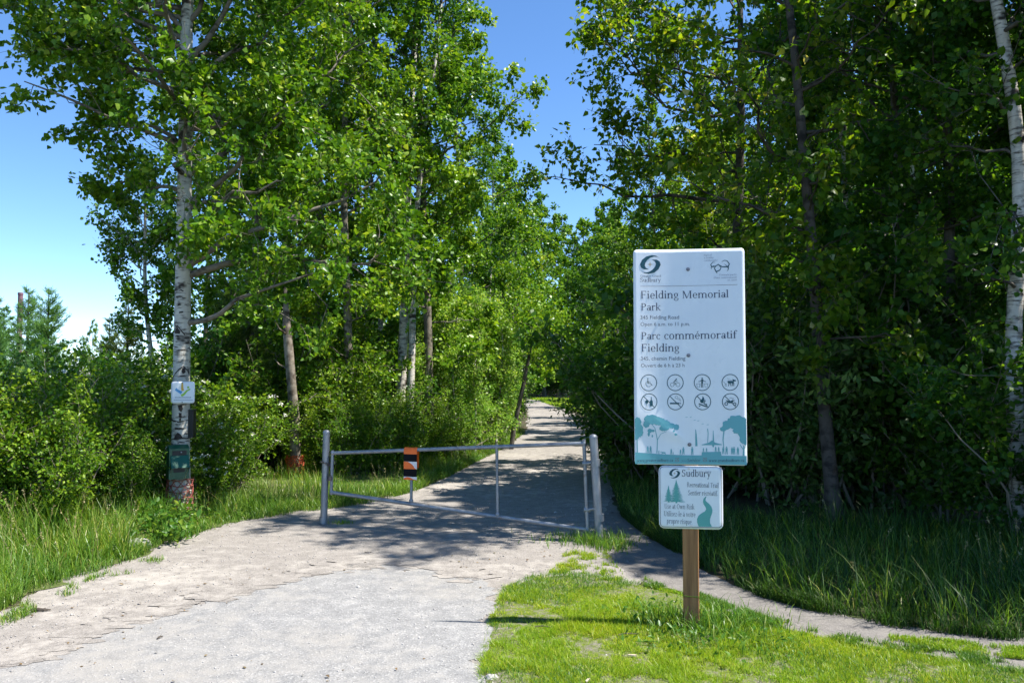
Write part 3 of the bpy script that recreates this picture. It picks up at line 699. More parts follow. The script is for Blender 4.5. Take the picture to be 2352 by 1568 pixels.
def to_small(u, v, off=0.0):
    return ((u - 0.5) * SW, -0.053 - off, S_TOP - v * SH)
def c1(x, y):
    u = (x - (60 + 0.004 * y)) / (1390 + 0.014 * y); yt = 112 - 32 * u; yb = 2818 + 33 * u
    return u, (y - yt) / (yb - yt)
def c2(x, y): return c1(x * 0.8333, 1568 + 0.8333 * y)
def c3(x, y):
    u = (x - 217) / 1312.0; return u, (y - 128 - 14 * u) / 1316.0
def printed(name, polys, conv, surf, mat, parent, base=0.0012):
    mb = MB(); k = 0
    for p in polys:
        uv = [conv(x, y) for x, y in p]; off = base + 0.00006 * (k % 14); k += 1
        pts = [surf(min(max(u, 0.004), 0.996), min(max(v, 0.003), 0.997), off) for u, v in uv]
        a = sum((pts[i][0] * pts[(i+1) % len(pts)][2] - pts[(i+1) % len(pts)][0] * pts[i][2]) for i in range(len(pts)))
        mb.poly(pts if a > 0 else pts[::-1])
    return mb.build(name, mat, parent)
def panel(name, surf, w, h, rc, nu, nv, mat, parent, thick=0.003):
    mb = MB(); us = [i / nu for i in range(nu + 1)]; vs2 = [j / nv for j in range(nv + 1)]
    def rounded(u, v):
        x, y = u * w, v * h
        for cx, cy_ in ((rc, rc), (w - rc, rc), (rc, h - rc), (w - rc, h - rc)):
            if (x < rc or x > w - rc) and (y < rc or y > h - rc) and abs(x - cx) <= rc + 1e-6 and abs(y - cy_) <= rc + 1e-6:
                dx, dy = x - cx, y - cy_; m = max(abs(dx), abs(dy)); l = math.hypot(dx, dy)
                if l > 1e-9: x, y = cx + dx * m / l, cy_ + dy * m / l
        return x / w, y / h
    g = lambda o: [surf(*rounded(u, v), o) for v in vs2 for u in us]
    n = nu + 1; F = [(j*n+i, (j+1)*n+i, (j+1)*n+i+1, j*n+i+1) for j in range(nv) for i in range(nu)]
    front = g(0.0); back = g(-thick); k = len(front)
    rim = [i for i in range(nu)] + [j*n+nu for j in range(nv)] + [nv*n+i for i in range(nu, 0, -1)] + [j*n for j in range(nv, 0, -1)]
    mb.add(front + back, F + [tuple(k + q for q in reversed(f)) for f in F] + [(rim[i], rim[(i+1) % len(rim)], k + rim[(i+1) % len(rim)], k + rim[i]) for i in range(len(rim))])
    o = mb.build(name, mat, parent, False)
    o.data.polygons.foreach_set("use_smooth", np.array([i < len(F) for i in range(len(o.data.polygons))], bool)); return o
_pw = 34 * _pxm / 2
mb = MB(); mb.box(-_pw, _pw, -0.052, -0.052 + 2*_pw, -0.35, Z_TOP - 0.10, 0.006); post = mb.build('post', M['wood'], sign)
post["label"] = "square brown timber post"
big = panel('main_panel', to_big, PW, PH, 0.022, 36, 64, M['panel'], sign)
B = lambda name, polys, mat, conv=c1: printed(name, polys, conv, to_big, M[mat], big)
B('logo', swirl(278, 296, 131), 'teal_dark'); B('logo_star', star4(275, 294, 40), 'gold')
B('logo_lettering', text('Greater', (150, 458), (287, 456)) + text('Grand', (303, 455), (413, 454)), 'ink_grey')
B('logo_lettering', text('Sudbury', (147, 521), (412, 515), 1.05), 'ink')
leafy = []
for pts, w0, w1 in (([(1130, 292), (1180, 322), (1252, 322)], 10, 16), ([(1252, 322), (1268, 285), (1240, 246), (1205, 238), (1175, 258)], 16, 5), ([(1252, 322), (1256, 350), (1242, 378)], 18, 4),
                    ([(1130, 292), (1095, 315), (1052, 322)], 10, 14), ([(1052, 322), (1036, 295), (1062, 262), (1090, 265)], 14, 4), ([(1052, 322), (1040, 340), (1052, 350)], 10, 4),
                    ([(1112, 300), (1082, 340), (1106, 385)], 6, 16), ([(1106, 385), (1150, 365), (1165, 335), (1140, 300), (1130, 285)], 14, 5), ([(1106, 385), (1118, 410)], 12, 3), ([(1252, 322), (1225, 300), (1205, 285)], 9, 3), ([(1052, 322), (1080, 305)], 8, 3)):
    leafy += stroke(pts, w0, w1)
B('leaf_logo', leafy, 'teal_dark')
B('motto_lettering', text('Part of', (950, 184), (1046, 182), 1.0, 'serif', .2) + text('a healthy', (950, 216), (1075, 213), 1.0, 'serif', .2) + text('community!', (950, 251), (1122, 248), 1.0, 'serif', .2)
  + text('Formant partie', (1142, 437), (1360, 432), 1.0, 'serif', .2) + text("d'une communauté".replace("é", "é"), (1072, 474), (1360, 467), 1.0, 'serif', .2) + text('en santé', (1242, 504), (1362, 500), 1.0, 'serif', .2), 'ink_pale')
B('rule_line', [[(150, 573), (760, 563), (760, 567), (150, 577)], [(760, 563), (1370, 548), (1370, 553), (760, 567)]], 'ink_line')
B('title_word', text('Fielding', (152, 733), (636, 725), 1.0), 'ink'); B('title_word', text('Memorial', (680, 726), (1262, 714), 1.0), 'ink'); B('title_word', text('Park', (155, 884), (413, 882), 1.05), 'ink')
B('address_line', text('345 Fielding Road', (150, 993), (642, 990), 1.0, 'sans'), 'ink_grey'); B('hours_line', text('Open 6 a.m. to 11 p.m.', (152, 1080), (776, 1074), 1.0, 'sans'), 'ink_grey')
B('title_word', text('Parc', (157, 1250), (405, 1247), 1.02), 'ink'); B('title_word', text('commémoratif', (450, 1248), (1360, 1238), 1.0), 'ink'); B('title_word', text('Fielding', (158, 1405), (646, 1402), 1.0), 'ink')
B('address_line', text('345, chemin Fielding', (154, 1515), (722, 1513), 1.0, 'sans'), 'ink_grey'); B('hours_line', text('Ouvert de 6 h à 23 h', (156, 1601), (711, 1600), 1.0, 'sans'), 'ink_grey')
# pictograms (drawn in the coordinates of the lower half)
def pic(name, ring_c, shapes, banned=False):
    cx, cy_ = ring_c; P = annulus(cx, cy_, 116, 127, 44, 1.0) + shapes
    if banned: P += stroke([(cx - 84, cy_ - 84), (cx + 84, cy_ + 84)], 11)
    return B(name, P, 'teal_dark', c2)
x, y = 306, 276
pic('wheelchair_pictogram', (x, y), disc(x-14, y-60, 10) + stroke([(x-14, y-42), (x-12, y+8)], 16) + stroke([(x-12, y+8), (x+30, y+10), (x+54, y+44)], 11) + stroke([(x-12, y-18), (x+26, y-16)], 8)
    + stroke([(x-38, y-14), (x-48, y+14), (x-40, y+42), (x-16, y+60), (x+12, y+58), (x+32, y+40)], 6))
x, y = 712, 276
pic('bicycle_pictogram', (x, y), annulus(x-46, y+32, 26, 31, 22) + annulus(x+42, y+32, 26, 31, 22) + disc(x+16, y-50, 11) + stroke([(x+6, y-40), (x-24, y-6), (x, y+6), (x-4, y+34)], 13) + stroke([(x+4, y-36), (x+14, y-18), (x+36, y-16)], 9))
x, y = 1122, 276
def bin_(bx, by): return stroke([(bx-26, by-24), (bx-15, by+32), (bx+15, by+32), (bx+26, by-24)], 5) + stroke([(bx-26, by-22), (bx+26, by-22)], 4)
pic('litter_pictogram', (x, y), disc(x-2, y-64, 11) + stroke([(x-2, y-50), (x-2, y+16)], 26) + stroke([(x-12, y+14), (x-12, y+74)], 11) + stroke([(x+8, y+14), (x+8, y+74)], 11)
    + stroke([(x-6, y-46), (x-32, y-18), (x-58, y-14)], 9) + stroke([(x+2, y-46), (x+28, y-18), (x+54, y-14)], 9) + bin_(x-60, y+40) + bin_(x+58, y+40))
x, y = 1540, 276
pic('dog_pictogram', (x, y), stroke([(x-34, y-8), (x+54, y-2)], 34) + [[(x+40, y-20), (x+34, y-52), (x+54, y-42), (x+90, y-30), (x+82, y-16), (x+60, y-14)]] + stroke([(x-22, y+4), (x-16, y+26), (x-26, y+58)], 14, 9) + stroke([(x-6, y+6), (x+10, y+30), (x+14, y+58)], 13, 9)
    + stroke([(x+36, y+8), (x+34, y+56)], 12, 9) + stroke([(x+54, y+4), (x+56, y+56)], 12, 9) + stroke([(x-34, y-10), (x-44, y-16)], 7) + stroke([(x-46, y-60), (x+30, y-26)], 3) + stroke([(x-100, y-14), (x-70, y+24)], 4) + [[(x-78, y+30), (x-58, y+18), (x-52, y+34)]] + stroke([(x-80, y+48), (x-48, y+50)], 7))
x, y = 310, 564
pic('no_alcohol_pictogram', (x, y), disc(x-36, y, 24, 28) + stroke([(x-36, y+26), (x-36, y+66)], 5) + stroke([(x-56, y+72), (x-14, y+72)], 4) + stroke([(x+34, y-74), (x+34, y-30)], 13) + [[(x+12, y+66), (x+12, y-6), (x+26, y-30), (x+42, y-30), (x+58, y-6), (x+58, y+66)]], True)
x, y = 716, 566
pic('no_smoking_pictogram', (x, y), [[(x-84, y+14), (x+56, y+14), (x+56, y+36), (x-84, y+36)]] + stroke([(x+66, y+14), (x+66, y+36)], 6) + stroke([(x+78, y+14), (x+78, y+36)], 6)
    + stroke([(x-10, y-58), (x+0, y-84), (x+22, y-88), (x+36, y-70), (x+34, y-48), (x+56, y-50), (x+80, y-28), (x+82, y-4)], 4) + stroke([(x-10, y-58), (x+16, y-50), (x+34, y-34), (x+58, y-30), (x+70, y-10)], 4), True)
x, y = 1128, 568
pic('no_fire_pictogram', (x, y), [[(x-42, y-18), (x-10, y-40), (x+2, y-86), (x+22, y-52), (x+20, y-10), (x+2, y+22), (x-28, y+16)], [(x+20, y+12), (x+34, y-40), (x+44, y-8), (x+34, y+12)], [(x-56, y+22), (x+66, y+70), (x+60, y+86), (x-60, y+40)], [(x+10, y+40), (x+64, y+30), (x+70, y+48)], [(x-56, y+56), (x-26, y+62), (x-54, y+78)]], True)
x, y = 1546, 568
pic('no_quad_pictogram', (x, y), annulus(x-62, y+34, 16, 28, 20) + annulus(x+62, y+38, 14, 26, 20) + [[(x-76, y-22), (x-40, y-18), (x-6, y-2), (x+30, y-24), (x+76, y-16), (x+40, y-4), (x+30, y+26), (x-24, y+24)]] + stroke([(x-16, y-54), (x+14, y-58), (x+44, y-38)], 5) + stroke([(x+46, y-52), (x+36, y-36)], 5), True)
# the printed park scene
rs = random.Random(5); scene_p = []
top = lambda x: 1318 + 60 * math.sin(min(max((x - 90) / 1000, 0), 1) * math.pi / 2) + (0.022 * max(0, x - 1100))
for k in range(44):
    xa, xb = 76 + k * 39.2, 76 + (k + 1) * 39.2
    ya, yb = top(xa), top(xb)
    for j in range(3):
        scene_p.append([(xa, ya + (1532 - ya) * j / 3), (xb, yb + (1532 - yb) * j / 3), (xb, yb + (1532 - yb) * (j + 1) / 3), (xa, ya + (1532 - ya) * (j + 1) / 3)])
def blob(cx, cy_, rx, ry, n=26, seed=1):
    r_ = random.Random(seed); return [[(max(76, min(1806, cx + rx*math.cos(2*math.pi*k/n)*r_.uniform(.84, 1.1))), cy_ + ry*math.sin(2*math.pi*k/n)*r_.uniform(.82, 1.1)) for k in range(n)]]
for k, (cx, cy_, rx, ry) in enumerate(((130, 870, 60, 80), (150, 1000, 72, 110), (110, 1085, 42, 50), (345, 830, 110, 80), (270, 900, 50, 55), (470, 860, 100, 65), (560, 900, 80, 60), (540, 965, 80, 42), (660, 930, 55, 40), (730, 950, 46, 48), (320, 1000, 34, 34), (370, 1000, 26, 20), (305, 1050, 18, 34), (360, 1080, 12, 20), (690, 1010, 18, 16), (720, 1060, 22, 18),
                                    (1640, 880, 150, 108), (1720, 960, 90, 150), (1500, 920, 80, 70), (1440, 985, 50, 38), (1740, 1100, 62, 120), (1640, 1010, 60, 50), (1770, 1180, 34, 50))):
    scene_p += blob(cx, cy_, rx, ry, 26, k)
for pts, a, b in (([(130, 1330), (124, 1100)], 16, 10), ([(430, 1340), (438, 1140), (400, 960), (340, 890)], 14, 7), ([(438, 1140), (490, 1050), (580, 1010)], 9, 5), ([(1448, 1260), (1436, 1150), (1450, 1000)], 10, 18), ([(1745, 1390), (1750, 1230)], 26, 18), ([(1735, 1290), (1690, 1220)], 12, 8), ([(1760, 1280), (1790, 1210)], 12, 8),
                  ([(1035, 1240), (1028, 1060), (1022, 985)], 34, 6), ([(1205, 1190), (1212, 1050), (1204, 975)], 10, 12), ([(1292, 1170), (1288, 1005)], 22, 6)):
    scene_p += stroke(pts, a, b)
scene_p += [[(1115, 1216), (1215, 1190), (1275, 1152), (1320, 1190), (1420, 1216), (1420, 1226), (1115, 1226)], [(1270, 1226), (1305, 1226), (1300, 1256), (1280, 1256)], [(1118, 1330), (1405, 1326), (1415, 1390), (1112, 1390)]]
for px_, py_, hh in ((288, 1330, 100), (332, 1335, 105), (460, 1350, 50), (650, 1360, 85), (680, 1362, 40), (792, 1365, 80), (836, 1362, 110), (970, 1370, 120), (1140, 1335, 70), (1188, 1335, 68), (1326, 1335, 88), (1372, 1335, 84), (1440, 1362, 110), (1490, 1366, 118), (1572, 1366, 108), (1602, 1368, 116), (1660, 1376, 118)):
    w = hh * 0.14
    scene_p += disc(px_, py_ - hh * .9, w * .62, w * .7, 10) + stroke([(px_, py_ - hh * .8), (px_ + 1, py_ - hh * .4)], w * 2.0, w * 1.7) + stroke([(px_ - w * .5, py_ - hh * .42), (px_ - w * .7, py_ + 2)], w * .9, w * .6) + stroke([(px_ + w * .5, py_ - hh * .42), (px_ + w * .8, py_ + 2)], w * .9, w * .6)
scene_p += stroke([(505, 1330), (560, 1338)], 22) + stroke([(510, 1335), (506, 1356)], 8) + stroke([(556, 1340), (564, 1358)], 8) + stroke([(500, 1326), (488, 1318)], 14)
B('park_silhouette', scene_p, 'teal', c2)
for bx, by in ((882, 804), (950, 800), (1008, 848), (1062, 858), (1130, 906), (1208, 918)):
    B('bird', stroke([(bx - 17, by + 2), (bx - 4, by - 3), (bx + 4, by + 2)], 5, 6) + stroke([(bx + 4, by + 2), (bx + 10, by - 5), (bx + 18, by - 6)], 6, 3), 'teal', c2)
for w_, p0_, p1_, k_ in (('www.greatersudbury.ca', (122, 1464), (676, 1466), 1.1), ('3-1-1', (806, 1474), (884, 1474), 1.2), ('Service', (896, 1474), (1092, 1472), 1.1), ('www.grandsudbury.ca', (1222, 1478), (1756, 1480), 1.1)):
    printed('web_line', text(w_, p0_, p1_, k_), c2, to_big, M['ink'], big, 0.0026)
for ox in (742, 1163):
    dots_ = []
    for k in range(9): dots_ += disc(ox - 22 + (k % 3) * 22, 1418 + (k // 3) * 22 + (k % 2) * 5, 8, 7, 8)
    printed('phone_mark', dots_, c2, to_big, M['ink_line'], big, 0.0026)
for bx, by in ((754, 353), (760, 1453), (774, 1568 + 0.8333 * 1215)):
    u, v = c1(bx, by); p = to_big(u, v, 0.0); mb = MB()
    mb.tube([(p[0], p[1] + .001, p[2]), (p[0], p[1] - 0.004, p[2])], [0.0125, 0.0125], 16); mb.tube([(p[0], p[1] - 0.004, p[2]), (p[0], p[1] - 0.010, p[2])], [0.0085, 0.006], 12); mb.build('bolt', M['bolt'], big, True)
small = panel('trail_panel', to_small, SW, SH, 0.035, 16, 16, M['panel'], sign)
Sx = lambda name, polys, mat: printed(name, polys, c3, to_small, M[mat], small)
fr = []
def rrect(x0, y0, x1, y1, r, n=7):
    o = []
    for cx, cy_, a in ((x1 - r, y0 + r, -90), (x1 - r, y1 - r, 0), (x0 + r, y1 - r, 90), (x0 + r, y0 + r, 180)):
        o += [(cx + r*math.cos(math.radians(a + 90*k/n)), cy_ + r*math.sin(math.radians(a + 90*k/n))) for k in range(n + 1)]
    return o
_o = rrect(236, 150, 1508, 1418, 85); _i = rrect(246, 160, 1498, 1408, 76)
fr = [[_o[k], _o[(k+1) % len(_o)], _i[(k+1) % len(_i)], _i[k]] for k in range(len(_o))]
Sx('border_line', fr, 'ink')
Sx('logo', swirl(548, 296, 112), 'teal_dark'); Sx('logo_star', star4(543, 294, 32), 'gold')
Sx('logo_lettering', text('Sudbury', (690, 358), (1290, 366), 1.25), 'ink'); Sx('logo_lettering', text('Greater', (1018, 264), (1140, 266)) + text('Grand', (1170, 266), (1295, 268)), 'ink_pale')
for w_, p0_, p1_, k_ in (('Recreational Trail', (797, 578), (1446, 590), 1.75), ('Sentier récréatif.', (818, 746), (1428, 756), 1.75), ('Use at Own Risk', (330, 1032), (946, 1040), 1.75), ('Utilisez-le á votre', (316, 1186), (966, 1200), 1.8), ('propre risque.', (376, 1336), (905, 1352), 1.75)):
    Sx('text_line', text(w_, p0_, p1_, k_), 'ink_grey')
firs = []
rs = random.Random(3)
for fx, fy0, fy1, wd in ((578, 430, 900, 175), (418, 550, 885, 105)):
    firs += stroke([(fx, fy0), (fx, fy1 + 16)], 6, 40)
    n = int((fy1 - fy0) / 17)
    for k in range(n):
        yy = fy0 + 26 + (fy1 - fy0 - 30) * k / n; w = wd * ((k + 1) / n) ** 0.9
        for s in (-1, 1): firs += stroke([(fx, yy - 5), (fx + s * w * rs.uniform(.4, .6), yy + 10), (fx + s * w * rs.uniform(.75, 1.08), yy + 12 + rs.uniform(-5, 9))], 19, 4)
Sx('fir_silhouette', firs, 'teal2')
L_ = [(1180, 770), (1135, 820), (1122, 870), (1135, 930), (1170, 985), (1188, 1035), (1160, 1080), (1090, 1120), (1030, 1170), (998, 1240), (1000, 1310), (1030, 1398)]
R_ = [(1196, 772), (1176, 820), (1172, 850), (1195, 880), (1250, 925), (1295, 985), (1314, 1045), (1310, 1100), (1285, 1170), (1262, 1240), (1262, 1320), (1300, 1398)]
Sx('path_silhouette', [[L_[k], R_[k], R_[k+1], L_[k+1]] for k in range(len(L_) - 1)], 'teal2')
for bx, by in ((842, 195), (880, 1385)):
    p = to_small(*c3(bx, by)); mb = MB(); mb.tube([(p[0], p[1] + .001, p[2]), (p[0], p[1] - .004, p[2])], [.009, .007], 14); mb.build('bolt', M['stripe_white'], small, True)
mb = MB(); z = at(1590, 1365, PB.y).z
for q in (0.0, 0.008): mb.tube([(-_pw - .002, -.055, z + q), (_pw + .002, -.055, z + .004 - q), (_pw + .002, -.05 + 2*_pw, z + q), (-_pw - .002, -.05 + 2*_pw, z + .003), (-_pw - .002, -.055, z + q)], .0016, 5)
mb.build('tie', M['weed'], sign)

# ------------------------------------------------------------------ the swing gate, its posts, its chain
GL, GR = G(742, 1203), G(1381, 1244)
gn = Vector((GR.y - GL.y, -(GR.x - GL.x), 0)).normalized()
def GP(px, py):
    d = ray(px, py); o = Vector((0, 0, CAM_H)); t = (GL - o).dot(gn) / d.dot(gn); return o + d * t
def gate_post(base, top, r, label, collars=()):
    o = empty('gate_post', base, 0, label, 'post', 'steel posts of the swing gate'); t = top - base; mb = MB()
    mb.tube([Vector((0, 0, -.3)) - t * 0, t], r, 24); mb.build('tube', M['metal'], o, True)
    mb = MB(); mb.tube([t, t + Vector((0, 0, .012)), t + Vector((0, 0, .03)), t + Vector((0, 0, .038))], [r * 1.06, r * 1.06, r * .75, r * .2], 20); mb.build('cap', M['metal'], o, True)
    for f in collars:
        mb = MB(); c = t * f; mb.tube([c - Vector((0, 0, .035)), c + Vector((0, 0, .035))], r * 1.14, 24); mb.build('collar', M['metal'], o, True)
    return o
rp = 0.041
gate_post(GL, GP(750, 994), rp * .95, 'grey steel post with chain at the latch end of the gate', (0.045,))
gate_post(GR, GP(1363, 1005), rp * 1.02, 'grey steel post with hinge collars at right end of gate', (0.76, 0.235))
g0 = GP(760, 1131); g0.z = 0
gate = empty('swing_gate', g0, 0, 'galvanised pipe swing gate with sloping bottom rail across the trail', 'gate')
def bar(name, a, b, r):
    mb = MB(); mb.tube([a - g0, (a + b) / 2 - g0, b - g0], r, 16); return mb.build(name, M['metal'], gate, True)
pA, pB, pC, pD = GP(764, 1040), GP(1341, 1018), GP(1349, 1216), GP(761, 1130)
bar('top_rail', pA, pB, .021); bar('bottom_rail', pD, pC, .021)
bar('end_bar', GP(764, 1034), GP(760.5, 1134), .019); bar('hinge_bar', GP(1341, 1009), GP(1350, 1220), .019)
bar('upright', GP(945.5, 1035), GP(944.5, 1152), .016); bar('upright', GP(1141, 1024), GP(1143, 1184), .016)
for f, px, py in ((1, 1356, 1064), (2, 1360, 1170)):
    a = GP(px - 15, py); b = GP(px + 9, py - 3); mb = MB()
    mb.tube([a - g0 - Vector((.018, 0, 0)), a - g0 + Vector((.05, 0, 0))], .026, 12); mb.tube([a - g0, b - g0], .014, 10)
    mb.tube([b - g0 + gn * .05, b - g0 - gn * .05], .010, 8); mb.build('hinge', M['metal'], gate, True)
for px, py in ((945.5, 1036.5), (944.5, 1150), (1141, 1026), (1143, 1181), (762, 1130.5), (1348, 1216), (764, 1040), (1341, 1018)):
    c_ = GP(px, py) - g0; mb = MB(); mb.tube([c_ - Vector((0, 0, .026)), c_ - Vector((0, 0, .012)), c_ + Vector((0, 0, .012)), c_ + Vector((0, 0, .026))], [.015, .0235, .0235, .015], 12); mb.build('weld', M['metal'], gate, True)
# orange and black sheeting folded over the top rail
wl, wr = 930, 960
rail = (GP(wl, 1033) + GP(wr, 1031)) / 2; half = (GP(wr, 1031) - GP(wl, 1033)).length / 2; ax = (pB - pA); ax.z = 0; ax.normalize()
front = -gn if gn.y > 0 else gn
H_ = (GP(945, 1026).z - GP(945, 1099).z)
sec = [(0.022, -H_ * .9), (0.024, -H_ * .5), (0.025, 0.0), (0.020, .018), (0.0, .027), (-0.020, .018), (-0.026, 0.0)]
def drop(z): return 0.026 + .004 * math.sin(z * 40)
bands = [('orange', 0.0, -0.043), ('stripe_black', -0.043, -0.115), ('mixed', -0.115, -0.188), ('stripe_black', -0.188, -0.262), ('mixed2', -0.262, -0.292)]
wrap = empty('hazard_wrap', rail - g0); wrap.parent = gate; wrap["label"] = "orange and black striped sheeting over the top rail"
def wp(s, z, dp): return ax * (half * s) + front * dp + Vector((0, 0, z))
sc_ = H_ / 0.31
def strip(name, mat, pts):
    mb = MB()
    for (s0, z0, d0), (s1, z1, d1), (s2, z2, d2), (s3, z3, d3) in pts: mb.poly([wp(s0, z0, d0), wp(s1, z1, d1), wp(s2, z2, d2), wp(s3, z3, d3)])
    mb.build(name, M[mat], wrap, True)
over = [(-.025, -.20), (-.026, -.05), (-.025, 0), (-.018, .018), (0, .026), (.018, .018), (.025, 0.0), (.027, -.03)]
strip('cover_sheet', 'orange', [((-1, over[k][1], over[k][0]), (1, over[k][1], over[k][0]), (1, over[k+1][1], over[k+1][0]), (-1, over[k+1][1], over[k+1][0])) for k in range(len(over) - 1)])
e_ = 0.0275
for nm, z0, z1 in bands:
    z0 *= sc_; z1 *= sc_
    if nm in M:
        strip('stripe', nm, [((-1, z1, e_), (1, z1, e_), (1, z0, e_), (-1, z0, e_))])
    elif nm == 'mixed':
        c_ = [(-1, .0), (-.35, .02), (0.1, .25), (.45, .5), (.7, .85), (1, 1.0)]
        strip('stripe', 'orange', [((c_[k][0], z1, e_), (c_[k+1][0], z1, e_), (c_[k+1][0], z0 + (z1 - z0) * c_[k+1][1], e_), (c_[k][0], z0 + (z1 - z0) * c_[k][1], e_)) for k in range(5)])
        strip('stripe', 'stripe_white', [((c_[k][0], z0 + (z1 - z0) * c_[k][1], e_), (c_[k+1][0], z0 + (z1 - z0) * c_[k+1][1], e_), (c_[k+1][0], z0, e_), (c_[k][0], z0, e_)) for k in range(5)])
    else:
        c_ = [(-1, .5), (-.5, .1), (0, .2), (.4, .7), (1, 1.0)]
        strip('stripe', 'orange', [((c_[k][0], z1, e_), (c_[k+1][0], z1, e_), (c_[k+1][0], z0 + (z1 - z0) * c_[k+1][1], e_), (c_[k][0], z0 + (z1 - z0) * c_[k][1], e_)) for k in range(4)])
        strip('stripe', 'stripe_white', [((c_[k][0], z0 + (z1 - z0) * c_[k][1], e_), (c_[k+1][0], z0 + (z1 - z0) * c_[k+1][1], e_), (c_[k+1][0], z0, e_), (c_[k][0], z0, e_)) for k in range(4)])
# chain
ch0 = GP(748, 1062); chain = empty('chain', ch0, 0, 'dark steel chain looped round the left gate post', 'chain')
mb = MB(); R_c = rp + .014
def link_at(p, t, k):
    z_ = Vector(t).normalized(); x_ = z_.orthogonal().normalized(); y_ = z_.cross(x_); a = math.pi / 4 + (math.pi / 2) * (k % 2)
    n_ = x_ * math.cos(a) + y_ * math.sin(a); s_ = n_.cross(z_)
    return Matrix(((z_.x, s_.x, n_.x, p.x), (z_.y, s_.y, n_.y, p.y), (z_.z, s_.z, n_.z, p.z), (0, 0, 0, 1)))
N_ = 16
for k in range(N_):
    a = 2 * math.pi * k / N_; p = Vector((R_c * math.cos(a), R_c * math.sin(a), .022 * math.cos(a * 1 + 2.6) - .01)); mb.torus(link_at(p, (-math.sin(a), math.cos(a), 0), k), .011, .0034, 10, 5, 1.35)
hang = [(0.05, -.03, -.02), (.07, -.035, -.05), (.075, -.03, -.085), (.06, -.04, -.12), (.085, -.02, -.02), (.10, -.02, .0), (.055, -.045, -.15)]
for k, h_ in enumerate(hang): mb.torus(link_at(Vector(h_), (0.2, .1, -1 if k % 3 else .3), k), .011, .0034, 10, 5, 1.35)
mb.build('chain_links', M['rust'], chain, True)
mb = MB(); mb.box(.045, .085, -.052, -.03, -.20, -.155, .006); mb.torus(Matrix.Translation((.065, -.041, -.15)) @ Matrix.Rotation(math.pi/2, 4, 'X'), .014, .004, 12, 6); mb.build('padlock', M['rust'], chain, True)
#PART3
# ------------------------------------------------------------------ trees: the big aspen on the left
HB = G(413, 1178); HB.z = 0
HD = HB.y
def hero_pt(px, py): p = at(px, py, HD) - HB; return (p.x, p.y, p.z)
path = [(0, 0, 0), hero_pt(415, 1000), hero_pt(419, 740), hero_pt(424, 440), hero_pt(428, 150), hero_pt(426, 0), (0.10, 0.1, 9.0), (0.2, 0.15, 13.0)]
def hero_clear(rng, p, tx):
    # a thin spot in the crown on the side of the entrance
    front = (np.abs(p[:, 0] - tx + p[:, 1] * .42) < .16) & (p[:, 1] < .05); z = p[:, 2]
    return ~(front & (((z > 3.5) & (z < 4.55)) | ((z > 5.3) & (z < 6.6)) | (z < 2.95)) & (rng.random(len(p)) < .90))
hm = tree_meshes('aspen_large', 11, 13, 0.108, clear=hero_clear, cb=0.285, R=2.45, nl=52, thick=1.5, el=(8, 45), sub=4.6, twig=6, lpt=22, leaf=0.078, shape='poplar', path=path, branchmat='bark_branch',
     prof=lambda u: 0.62 + 0.75 * u if u < 0.5 else max(0.15, 1.0 * (1 - ((u - 0.5) / 0.55) ** 2)),
     extra=[(2.32, -12, 16, 1.9, 0.0), (3.72, 6, 46, 2.7, -0.1), (3.1, -60, 22, 1.3, -0.15), (3.3, -35, 28, 1.9, -0.1), (3.0, 15, 22, 2.5, -0.05), (2.9, 25, 15, 3.0, -0.08), (4.5, 172, 20, 1.45, -.05),
            (5.2, 190, 22, 1.8, 0), (5.9, 178, 12, 2.5, 0.05), (6.1, 168, 5, 2.9, 0.05), (6.3, 195, 8, 2.9, 0.0), (5.0, 20, 40, 2.9, 0), (5.6, -20, 40, 2.8, 0), (4.2, 40, 35, 2.6, 0), (4.4, -45, 25, 1.6, -.1), (5.4, 160, 15, 2.2, 0)])
hero = tree('aspen_tree', hm, HB, 0, 1, 'large pale aspen on the left carrying a small sign and green box')
_tv = np.empty(len(hm[0].vertices) * 3, np.float32); hm[0].vertices.foreach_get('co', _tv); _tv = _tv.reshape(-1, 14, 3)
def scar(polys):
    mb = MB(); rg = random.Random(len(polys) * 7 + 1)
    for P in polys:
        pts = []
        for px, py in P:
            w = at(px + rg.uniform(-.6, .6), py + rg.uniform(-.8, .8), HD) - HB; z = w.z
            c_ = [float(np.interp(z, _tv[:, :, 2].mean(1), _tv[:, :, k].mean(1))) for k in (0, 1)]; R0 = float(np.interp(z, _tv[:, :, 2].mean(1), np.linalg.norm(_tv[:, :, :2] - _tv[:, :, :2].mean(1, keepdims=True), axis=2).mean(1))) + .005
            dx = max(-R0 * .97, min(R0 * .97, w.x - c_[0])); pts.append((c_[0] + dx, c_[1] - math.sqrt(R0 * R0 - dx * dx), z))
        mb.poly(pts)
    mb.build('bark_scar', M['bark_scar'], hero)
def q6(x, y): return ((380 + x / 4.02) * .9408, (880 + y / 4.02) * .9408)
def q5(x, y): return ((x / 2.412) * .9408, (650 + y / 2.412) * .9408)
def sk_(conv, pts, w0, w1=None): return [[conv(*p) for p in P] for P in stroke(pts, w0, w1)]
scar(sk_(q6, [(188, 172), (225, 130), (265, 85), (300, 58), (330, 95), (352, 140)], 9, 12) + [[q6(*p) for p in ((290, 75), (312, 75), (318, 115), (300, 130), (285, 110))]])
scar(sk_(q6, [(255, 156), (285, 152), (318, 158)], 7)); scar([[q6(*p) for p in ((255, 432), (292, 430), (300, 470), (282, 505), (262, 480))]])
scar(sk_(q6, [(150, 555), (175, 575), (205, 585), (260, 598), (300, 588), (345, 580)], 22, 7)); scar(sk_(q6, [(208, 664), (235, 656), (265, 653), (300, 658), (326, 662)], 6, 7) + sk_(q6, [(225, 662), (265, 662), (305, 664)], 16, 12))
